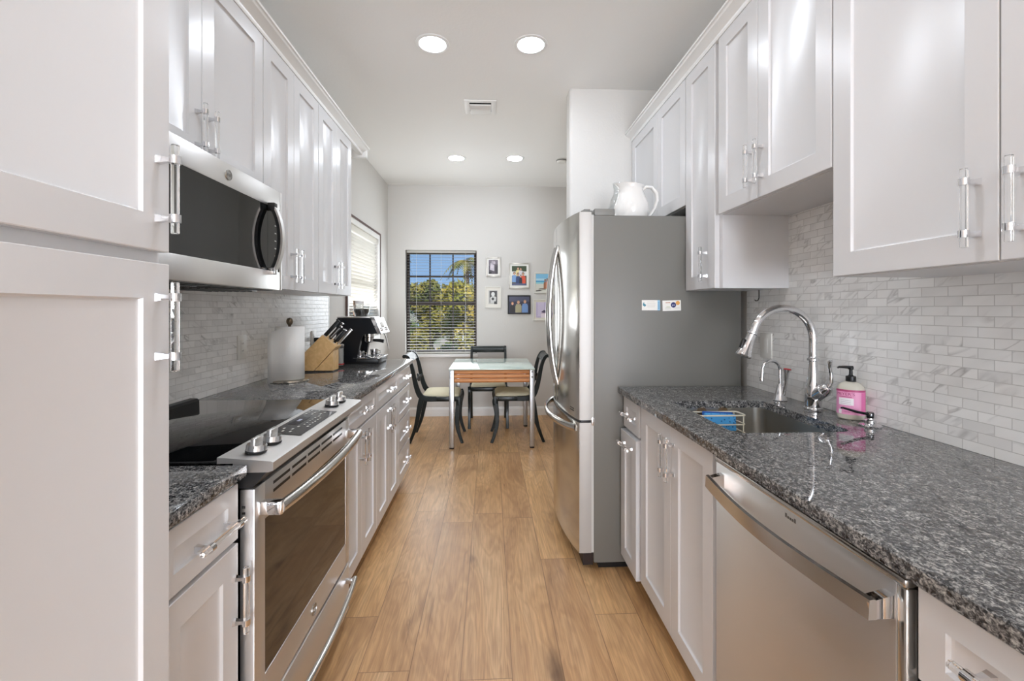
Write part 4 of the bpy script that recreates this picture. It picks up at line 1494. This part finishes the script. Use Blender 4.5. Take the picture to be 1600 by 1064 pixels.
MB().prism([(-.985, 1.13), (-.985, .945), (-.975, .945), (-.975, 1.13)], 'y', ey0 + .036, ey1 - .036).build('splash_panel', M_STEEL, es)
MB().tube([(-.815, ey1 - .03, 1.128), (-.795, ey1 - .03, 1.110), (-.785, ey1 - .03, 1.085), (-.765, ey1 - .03, 1.0)], .0045, seg=8).build('steam_wand', M_STEEL, es)
MB().box(xb + .005, -.785, ey0 + .002, ey1 - .002, .9153, .9505, 0, .004).build('drip_base', M_BLACK, es)
mb = MB().box(-.96, -.776, ey0 - .001, ey1 + .001, .951, .9575, 0, .002)
for q in range(9):
    mb.box(-.94 + .017 * q, -.934 + .017 * q, ey0 + .02, ey1 - .02, .9576, .9588, 1)
mb.build('drip_tray', [M_CHROME, M_BLACK], es)
hx, hy = -.945, 3.35
MB().lathe([(.040, 1.2455), (.044, 1.2475), (.058, 1.288), (.060, 1.318), (.058, 1.318), (.055, 1.29), (.042, 1.25)], (hx, hy, 0), seg=28).build('hopper', M_CLEAR, es)
MB().lathe([(0, 1.2455), (.040, 1.2465), (.054, 1.285), (.055, 1.30), (0, 1.304)], (hx, hy, 0), seg=28).build('coffee_beans', M_CHARC, es)
MB().lathe([(.061, 1.3185), (.061, 1.326), (.056, 1.330), (.02, 1.331), (.018, 1.342), (0, 1.343)], (hx, hy, 0), seg=28).build('hopper_lid', M_CLEAR, es)
for (x, y, lab) in ((-.925, 3.245, 'small metal cup on the drip tray, nearer the backsplash'), (-.862, 3.39, 'small metal cup on the drip tray, nearer the wand')):
    cu = thing('metal_cup', lab, 'cup', (x, y, .959), 'metal cups on the drip tray')
    MB().lathe([(0, .9605), (.022, .9592), (.026, .962), (.030, 1.0), (.0285, 1.0), (.0245, .965), (0, .963)], (x, y, 0), seg=24).build('cup_body', M_CHROME, cu)
    MB().tube([(x + .027, y, .992), (x + .043, y, .99), (x + .043, y, .972), (x + .025, y, .968)], .0028, seg=8).build('cup_handle', M_CHROME, cu)

# small standing photo on the side window sill
pfm = thing('photo_frame', 'small brown standing photo frame by the side window', 'photo frame', (XL + .035, 4.18, LZ0))
MB().box(XL + .02, XL + .036, 4.06, 4.34, 1.022, 1.375, 0, .002).build('frame', mat_wood('brown frame', (90, 70, 54), (120, 96, 74), 40, 40, 8), pfm)
MB().box(XL + .036, XL + .0372, 4.085, 4.315, 1.05, 1.35).build('print', simple('faded print', (170, 160, 140), .4), pfm)

# ------------------------------------------------------------------ framed photographs
def pic(label, x0, x1, z0, z1, frame_mat, fw, mat_rgb, mw_, shapes):
    """shapes: list of (rgb, kind, args) in 0..1 print coordinates"""
    o = thing('picture_frame', label, 'picture', ((x0 + x1) / 2, YB, z0), 'framed family photographs')
    y1 = YB - .0005
    y0 = YB - .018
    f = MB()
    f.box(x0, x0 + fw, y0, y1, z0, z1, 0, .002).box(x1 - fw, x1, y0, y1, z0, z1, 0, .002)
    f.box(x0 + fw - .001, x1 - fw + .001, y0, y1, z0, z0 + fw, 0, .002).box(x0 + fw - .001, x1 - fw + .001, y0, y1, z1 - fw, z1, 0, .002)
    f.build('frame', frame_mat, o)
    MB().box(x0 + fw - .001, x1 - fw + .001, YB - .009, y1, z0 + fw - .001, z1 - fw + .001).build('mat_board', simple('mat board', mat_rgb, .8), o)
    a0, a1, b0, b1 = x0 + fw + mw_, x1 - fw - mw_, z0 + fw + mw_, z1 - fw - mw_
    mb = MB()
    mats = []
    Pt = lambda u, v_, d_: (a0 + (a1 - a0) * u, YB - .0095 - d_, b0 + (b1 - b0) * v_)
    asp = (a1 - a0) / (b1 - b0)
    for i, (rgb, kind, ar) in enumerate(shapes):
        mats.append(simple('print ink', rgb, .45))
        dd = .00012 * (i + 1)
        if kind == 'r':
            u0, u1, v0, v1 = ar
            mb.face([Pt(u0, v0, dd), Pt(u1, v0, dd), Pt(u1, v1, dd), Pt(u0, v1, dd)], i)
        elif kind == 'e':
            u, v_, ru, rv = ar
            mb.face([Pt(u + ru * math.cos(t), v_ + rv * math.sin(t), dd) for t in [2 * PI * k / 18 for k in range(18)]], i)
        else:
            mb.face([Pt(u, v_, dd) for u, v_ in ar], i)
    mb.build('print', mats, o, recalc=False)
    return o


def person_shape(u, v0, h, w, body, skin=(206, 160, 130), hair=(50, 40, 34)):
    sh_ = [(body, 'p', [(u - w * .5, v0), (u + w * .5, v0), (u + w * .5, v0 + h * .5), (u + w * .36, v0 + h * .68), (u - w * .36, v0 + h * .68), (u - w * .5, v0 + h * .5)]),
           (hair, 'e', (u, v0 + h * .86, w * .27, h * .14)), (skin, 'e', (u, v0 + h * .82, w * .21, h * .125))]
    return sh_


M_FSILV = simple('silver picture frame', (196, 192, 184), .3, .7)
M_FWHITE = simple('white picture frame', (226, 224, 216), .4)
M_FBLK = simple('black picture frame', (22, 22, 22), .35)
FULL = (0, 1, 0, 1)
pic('small black-and-white photo in a silver frame, top left of the group', -.05, .125, 1.700, 1.936, M_FSILV, .014, (240, 238, 234), .018,
    [((84, 78, 86), 'r', FULL), ((120, 112, 122), 'p', [(0, .55), (1, .7), (1, 1), (0, 1)]), ((196, 190, 200), 'p', [(.12, .3), (.6, .2), (.62, .62), (.2, .78)]), ((214, 206, 214), 'e', (.35, .52, .2, .12)),
     ((168, 160, 170), 'e', (.42, .82, .14, .12)), ((188, 180, 190), 'e', (.62, .8, .12, .11)), ((60, 56, 62), 'p', [(.7, 0), (1, 0), (1, .6), (.72, .5)]), ((40, 38, 42), 'r', (0, .3, 0, .16))])
pic('large colour group photo in a white-matted frame, top centre', .228, .482, 1.556, 1.868, M_FSILV, .013, (238, 238, 232), .024,
    [((96, 88, 70), 'r', FULL), ((226, 226, 224), 'r', (0, 1, .5, .72)), ((58, 74, 46), 'r', (0, 1, .74, 1))] + person_shape(.42, .45, .5, .3, (232, 216, 150)) + person_shape(.6, .42, .5, .28, (222, 216, 220)) +
    person_shape(.17, .16, .54, .32, (126, 164, 214)) + person_shape(.76, .08, .6, .34, (222, 84, 56)) + person_shape(.42, .08, .58, .3, (44, 62, 110)) + person_shape(.6, .06, .5, .2, (40, 44, 60)) + [((90, 96, 130), 'r', (0, 1, 0, .1))])
pic('beach photo in a pale frame, top right beside the fridge', .543, .825, 1.500, 1.752, M_FWHITE, .012, (236, 234, 228), .006,
    [((132, 196, 232), 'r', FULL), ((184, 222, 240), 'r', (0, 1, .62, .74)), ((70, 158, 206), 'r', (0, 1, .54, .62)), ((150, 214, 224), 'r', (0, 1, .44, .54)), ((222, 222, 212), 'r', (0, 1, 0, .44)),
     ((90, 84, 78), 'p', [(0, 0), (.35, .03), (.2, .1), (0, .07)]), ((140, 134, 124), 'p', [(.1, .12), (.5, .1), (.45, .2), (.2, .19)])] + person_shape(.46, .16, .56, .15, (168, 112, 80), (176, 120, 92)) + person_shape(.56, .2, .56, .14, (214, 150, 130), (150, 104, 82)))
pic('small black-and-white portrait in a cream frame, lower left', -.066, .134, 1.318, 1.577, M_FWHITE, .011, (232, 228, 220), .034,
    [((196, 194, 190), 'r', FULL), ((72, 70, 70), 'r', (.12, .95, .1, .95)), ((226, 226, 224), 'e', (.5, .72, .2, .16)), ((206, 206, 204), 'p', [(.2, .1), (.8, .1), (.86, .5), (.5, .62), (.16, .46)]), ((40, 40, 40), 'e', (.48, .38, .14, .1)), ((60, 58, 58), 'r', (.62, .95, 0, .2))])
pic('black-framed photo of three people standing, lower centre', .214, .496, 1.240, 1.472, M_FBLK, .012, (60, 60, 70), .004,
    [((52, 52, 74), 'r', FULL), ((78, 80, 104), 'r', (0, 1, .7, 1))] + person_shape(.17, .02, .66, .24, (34, 30, 34), (224, 170, 140), (150, 110, 70)) + person_shape(.46, .02, .76, .3, (168, 160, 128), (206, 160, 130), (110, 100, 92)) + person_shape(.78, .02, .8, .3, (112, 146, 196), (206, 160, 130), (120, 110, 104)))
pic('lavender photo in a cream frame, lower right beside the fridge', .527, .80, 1.162, 1.422, M_FWHITE, .013, (228, 224, 212), .022,
    [((196, 184, 216), 'r', FULL), ((214, 204, 228), 'r', (.1, .5, .1, 1)), ((236, 226, 236), 'r', (.3, .72, 0, .3)), ((206, 186, 206), 'r', (.3, .72, .26, .33)), ((92, 80, 110), 'e', (.5, .38, .17, .07)), ((70, 62, 84), 'e', (.5, .44, .08, .05)), ((150, 136, 176), 'e', (.9, .25, .12, .16))])

# ------------------------------------------------------------------ dining table
tb = thing('dining_table', 'small square dining table with pale glass top and slatted wood apron', 'table', (.016, 4.6, 0))
tx0, tx1, ty0, ty1 = -.384, .416, 4.165, 5.03
MB().box(tx0, tx1, ty0, ty1, .735, .747, 0, .002).build('glass_top', [M_TGLASS], tb)
lx0, lx1, ly0, ly1 = -.358, .392, 4.205, 4.985
for x in (lx0, lx1):
    for y in (ly0, ly1):
        l = MB().box(x - .023, x + .023, y - .023, y + .023, .012, .7345, 0, .006, 3).build('leg', M_ALU, tb)
        MB().box(x - .02, x + .02, y - .02, y + .02, 0, .0115).build('foot_pad', M_RUBBER, l)
        if y == ly0:
            for z in (.715, .665):
                MB().lathe([(0, .003), (.006, .003), (.008, 0)], (x, y - .023, z), M=Matrix.Rotation(PI / 2, 3, 'X'), seg=12).build('bolt', M_CHROME, l)
def apron(ax, a, b, p, d_, nm):
    # three rounded slats
    mb = MB()
    for q in range(3):
        z0 = .613 + q * .04
        prof = [(p, z0)] + [(p + d_ * (.006 + .012 * math.sin(PI * k / 8)), z0 + .002 + .0345 * k / 8) for k in range(9)] + [(p, z0 + .037)]
        mb.prism(prof, ax, a, b)
    mb.build(nm, M_BEECH, tb)
apron('x', lx0 + .0235, lx1 - .0235, ly0 + .004, -1, 'front_apron')
apron('x', lx0 + .0235, lx1 - .0235, ly1 - .004, 1, 'back_apron')
apron('y', ly0 + .0235, ly1 - .0235, lx0 + .004, -1, 'left_apron')
apron('y', ly0 + .0235, ly1 - .0235, lx1 - .004, 1, 'right_apron')

# ------------------------------------------------------------------ chairs (local: +x forward, y across, origin under the seat back)
def smooth_path(pts, n=5):
    out = []
    P_ = [Vector(p) for p in pts]
    for i in range(len(P_) - 1):
        p0, p1, p2, p3 = P_[max(i - 1, 0)], P_[i], P_[i + 1], P_[min(i + 2, len(P_) - 1)]
        for k in range(n):
            t = k / n
            out.append(.5 * ((2 * p1) + (-p0 + p2) * t + (2 * p0 - 5 * p1 + 4 * p2 - p3) * t * t + (-p0 + 3 * p1 - 3 * p2 + p3) * t ** 3))
    out.append(P_[-1])
    return out


def ribbon(mb, pts, ws, y0, y1, bev=.004):
    """a bar of rectangular section following a side-view curve (x,z); ws thickness along the curve"""
    L_, R_ = [], []
    for i, p in enumerate(pts):
        a = pts[max(i - 1, 0)]
        b = pts[min(i + 1, len(pts) - 1)]
        t = (b - a).normalized()
        nn = Vector((-t.y, t.x))
        w = ws[i]
        L_.append(p + nn * w / 2)
        R_.append(p - nn * w / 2)
    bm = mb.bm
    rows = []
    for l, r in zip(L_, R_):
        rows.append([bm.verts.new((q.x, y, q.y)) for q, y in ((l, y0 + bev), (l, y1 - bev), (l.lerp(r, .12), y1), (r.lerp(l, .12), y1), (r, y1 - bev), (r, y0 + bev), (r.lerp(l, .12), y0), (l.lerp(r, .12), y0))])
    for A, B in zip(rows, rows[1:]):
        for k in range(8):
            bm.faces.new((A[k], A[(k + 1) % 8], B[(k + 1) % 8], B[k]))
    bm.faces.new(rows[0][::-1])
    bm.faces.new(rows[-1])


def lerp_list(vals, n):
    out = []
    m = len(vals) - 1
    for i in range(n):
        t = i / (n - 1) * m
        k = min(int(t), m - 1)
        out.append(vals[k] + (vals[k + 1] - vals[k]) * (t - k))
    return out


def make_chair():
    t = thing('dining_chair', '', 'chair', (0, 0, 0), 'dark dining chairs round the table')
    HW = .215            # half width at the seat
    # stiles: seat rail end sweeping up into a scrolled top
    for sgn in (-1, 1):
        yo = sgn * HW
        ya, yb = sorted((yo, yo - sgn * .028))
        pts = smooth_path([Vector(p) for p in ((.20, .428), (.10, .432), (.045, .462), (.012, .535), (-.012, .63), (-.03, .72), (-.05, .79), (-.08, .838), (-.112, .846))])
        mb = MB()
        ribbon(mb, pts, lerp_list([.046, .050, .052, .046, .040, .036, .034, .032, .024], len(pts)), ya, yb)
        mb.lathe([(0, -.014), (.017, -.014), (.017, .014), (0, .014)], (-.108, (ya + yb) / 2, .842), M=Matrix.Rotation(PI / 2, 3, 'X'), seg=16)
        mb.build('stile', M_CHAIR, t)
        pts = smooth_path([Vector(p) for p in ((.058, .44), (.040, .36), (.022, .26), (-.002, .15), (-.034, .06), (-.058, 0))])
        mb = MB()
        ribbon(mb, pts, lerp_list([.05, .048, .040, .034, .029, .026], len(pts)), ya + .001, yb - .001)
        mb.build('rear_leg', M_CHAIR, t)
        yf = sgn * (HW + .008)
        ya2, yb2 = sorted((yf, yf - sgn * .032))
        pts = smooth_path([Vector(p) for p in ((.405, .448), (.418, .40), (.404, .30), (.402, .18), (.424, .08), (.452, 0))])
        mb = MB()
        ribbon(mb, pts, lerp_list([.05, .056, .046, .038, .031, .026], len(pts)), ya2, yb2)
        mb.build('front_leg', M_CHAIR, t)
        mb = MB()
        mb.box(.17, .41, ya + .002, yb - .002, .404, .448, 0, .006)
        mb.build('side_rail', M_CHAIR, t)
    MB().box(.402, .432, -HW + .02, HW - .02, .402, .447, 0, .006).build('front_rail', M_CHAIR, t)
    MB().box(.045, .07, -HW + .025, HW - .025, .405, .445, 0, .004).build('back_rail', M_CHAIR, t)
    # curved crest board between the scrolls
    pts = smooth_path([Vector(p) for p in ((-.049, .788), (-.062, .812), (-.082, .836), (-.108, .846))])
    mb = MB()
    ribbon(mb, pts, lerp_list([.018, .022, .022, .020], len(pts)), -HW + .027, HW - .027)
    mb.build('crest_rail', M_CHAIR, t)
    # carved middle rail with a rosette
    mb = MB()
    mb.obox((-.004, 0, .61), (.018, HW * 2 - .054, .026), (0, math.radians(-12), 0), 0, .004)
    Mx = Matrix.Rotation(PI / 2 - math.radians(12), 3, 'Y')
    mb.lathe([(0, .014), (.02, .013), (.03, .009), (.036, .011), (.042, .006), (.042, -.006), (0, -.012)], (-.004, 0, .612), M=Mx, seg=20)
    for sgn in (-1, 1):
        mb.lathe([(0, .012), (.012, .011), (.02, .004), (.02, -.004), (0, -.010)], (-.004, sgn * .062, .612), M=Mx, seg=14)
    mb.build('carved_rail', M_CHAIR, t)
    # cushion
    mb = MB()
    bm = mb.bm
    rows = []
    def outline(ins, z):
        x0, x1 = .058 + ins, .418 - ins
        w0, w1 = HW - .030 - ins, HW - .022 - ins
        pts = []
        for cx, cy, a in ((x1 - .03, w1 - .03, 0), (x0 + .03, w0 - .03, PI / 2), (x0 + .03, -w0 + .03, PI), (x1 - .03, -w1 + .03, 1.5 * PI)):
            for k in range(5):
                q = a + PI / 2 * k / 4
                pts.append(bm.verts.new((cx + .03 * math.cos(q), cy + .03 * math.sin(q), z)))
        return pts
    for ins, z in ((.004, .447), (0, .452), (.004, .466), (.02, .478), (.06, .486), (.11, .489)):
        rows.append(outline(ins, z))
    for A, B in zip(rows, rows[1:]):
        for k in range(20):
            bm.faces.new((A[k], A[(k + 1) % 20], B[(k + 1) % 20], B[k]))
    bm.faces.new(rows[0][::-1])
    bm.faces.new(rows[-1])
    mb.build('seat_cushion', M_CUSH, t, angle=60)
    return t


ch = make_chair()
ch['label'] = 'dark dining chair with cream seat on the left side of the table'
ch.location = (-.722, 4.585, 0)
c2 = copy_tree(ch)
c2['label'] = 'dark dining chair with cream seat on the right side, nearest the fridge'
c2.location = (.466, 4.575, 0)
c2.rotation_euler = (0, 0, PI)
c3 = copy_tree(ch)
c3['label'] = 'dark dining chair with cream seat behind the table against the back wall'
c3.location = (-.02, 5.335, 0)
c3.rotation_euler = (0, 0, -PI / 2)

# ------------------------------------------------------------------ outdoors
def ground():
    m, nt, b = new_mat('lawn and paving')
    n = N(nt)
    c = n.ramp(n.noise(n.coord(), .5, 4), [(.42, lin((92, 112, 62))), (.52, lin((140, 134, 104))), (.6, lin((196, 180, 164)))])
    nt.links.new(c, b.inputs['Base Color'])
    b.inputs['Roughness'].default_value = .9
    o = MB().box(-30, 30, YB + 1.0, 70, -2.45, -2.4).build('ground_outside', m)
    o['kind'] = 'structure'


ground()


def leaf_mat(name, a, b_):
    m, nt, b = new_mat(name)
    n = N(nt)
    oi = n.noise(n.coord(), 3.0, 2)
    nt.links.new(n.ramp(oi, [(.35, lin(a)), (.65, lin(b_))]), b.inputs['Base Color'])
    b.inputs['Roughness'].default_value = .6
    b.inputs['Subsurface Weight'].default_value = 0.0
    return m


LM = [leaf_mat('olive leaves', (92, 102, 40), (152, 140, 58)), leaf_mat('yellow-green leaves', (126, 128, 46), (190, 168, 74)), leaf_mat('dull green leaves', (76, 94, 46), (112, 126, 58))]
M_BARK = mat_wood('bark', (96, 80, 66), (140, 120, 100), 10, 10, 40, .9)


def tree(x, y, ztop, r, h, li, label, n=2200, seed=1, name='broadleaf_tree'):
    rnd = random.Random(seed)
    t = thing(name, label, 'tree', (x, y, -2.4), 'trees seen through the back window')
    mb = MB()
    bm = mb.bm
    zc = ztop - h / 2
    blobs = [(x + rnd.uniform(-.6, .6) * r, y + rnd.uniform(-.6, .6) * r, zc + rnd.uniform(-.38, .36) * h, r * rnd.uniform(.35, .6)) for _ in range(14)]
    for i in range(n):
        bx_, by_, bz_, br = blobs[i % 14]
        d_ = Vector((rnd.gauss(0, 1), rnd.gauss(0, 1), rnd.gauss(0, 1))).normalized() * br * rnd.uniform(.55, 1.05)
        c = Vector((bx_, by_, bz_)) + d_
        u = Vector((rnd.gauss(0, 1), rnd.gauss(0, 1), rnd.gauss(0, 1))).normalized()
        w = u.orthogonal().normalized()
        s1, s2 = rnd.uniform(.045, .085), rnd.uniform(.02, .036)
        mb.face([c - u * s1, c + w * s2, c + u * s1, c - w * s2])
    mb.build('foliage', LM[li], t, recalc=False)
    mb = MB()
    mb.tube([(x, y, -2.4), (x + .03, y, -1.0), (x - .04, y + .05, zc - h * .2), (x, y, zc + h * .2)], [.14, .11, .08, .03], seg=8)
    for k in range(4):
        a = rnd.uniform(0, 2 * PI)
        mb.tube([(x, y, zc - h * .15), (x + r * .5 * math.cos(a), y + r * .5 * math.sin(a), zc + h * .15)], [.05, .015], seg=6)
    mb.build('trunk', M_BARK, t)


tree(-2.75, 9.3, 1.95, .62, 2.6, 1, 'olive-green tree at the left of the window view', n=9000, seed=3)
tree(-1.45, 11.2, 2.15, .62, 2.6, 0, 'dense olive tree in the middle of the window view', n=9000, seed=4)
tree(-.45, 9.6, 1.95, .62, 2.6, 1, 'yellowish tree at the right of the window view', n=9000, seed=5)
tree(-1.7, 7.9, .92, .42, 2.0, 2, 'low dull green shrub left of centre beyond the window', n=5000, seed=6, name='garden_shrub')
tree(-.5, 7.9, .85, .42, 2.2, 2, 'low dull green shrub right of centre beyond the window', n=5000, seed=8, name='garden_shrub')
tree(-3.0, 15.0, 2.45, 1.15, 3.6, 2, 'farther dull green tree behind the left of the window view', n=9000, seed=9)
tree(-.1, 15.0, 2.35, 1.15, 3.6, 0, 'farther olive tree behind the right of the window view', n=9000, seed=10)


def palm(x, y, ztop, label, seed):
    rnd = random.Random(seed)
    t = thing('palm_tree', label, 'palm tree', (x, y, -2.4), 'trees seen through the back window')
    MB().tube([(x, y, -2.4), (x + .06, y, 0), (x, y, ztop)], [.16, .13, .10], seg=10).build('trunk', M_BARK, t)
    mb = MB()
    for k in range(15):
        a = 2 * PI * k / 15 + rnd.uniform(-.15, .15)
        up = rnd.uniform(.2, .9)
        L = rnd.uniform(.9, 1.3)
        d_ = Vector((math.cos(a), math.sin(a), 0))
        prev = None
        for q in range(16):
            s_1 = q / 15
            p = Vector((x, y, ztop)) + d_ * L * s_1 + Vector((0, 0, up * s_1 * 1.0 - 1.3 * s_1 * s_1))
            if prev is not None:
                tg = (p - prev).normalized()
                sd_ = tg.cross(Vector((0, 0, 1))).normalized()
                ll = .30 * math.sin(PI * min(1, s_1 + .12)) + .04
                for sg in (-1, 1):
                    tip = p + sd_ * sg * ll + tg * ll * .5 + Vector((0, 0, -.35 * ll))
                    mb.face([prev, p, tip])
            prev = p
    mb.build('frond', LM[0], t, recalc=False)


palm(-1.0, 19.0, 3.3, 'palm tree rising right of centre beyond the window', 11)
palm(-4.3, 19.0, 3.9, 'palm tree at the upper left beyond the window', 12)

for (x, y, w_, h_, lab) in ((-1.05, 22.0, .75, 2.15, 'white low building glimpsed between trees through the window'),):
    bl = thing('garden_building', lab, 'building', (x, y, -2.4))
    MB().box(x - w_ / 2, x + w_ / 2, y, y + 1.5, -2.4, -2.4 + h_ + 1.6, 0).build('wall', simple('white render', (196, 194, 190), .8), bl)
    MB().prism([(x - w_ / 2 - .1, -.8 + h_ - 1.5 + 1.5), (x + w_ / 2 + .1, -.8 + h_ - 1.5 + 1.5), (x, -.55 + h_)], 'y', y - .1, y + 1.6).build('roof', simple('grey roof', (150, 140, 132), .8), bl)
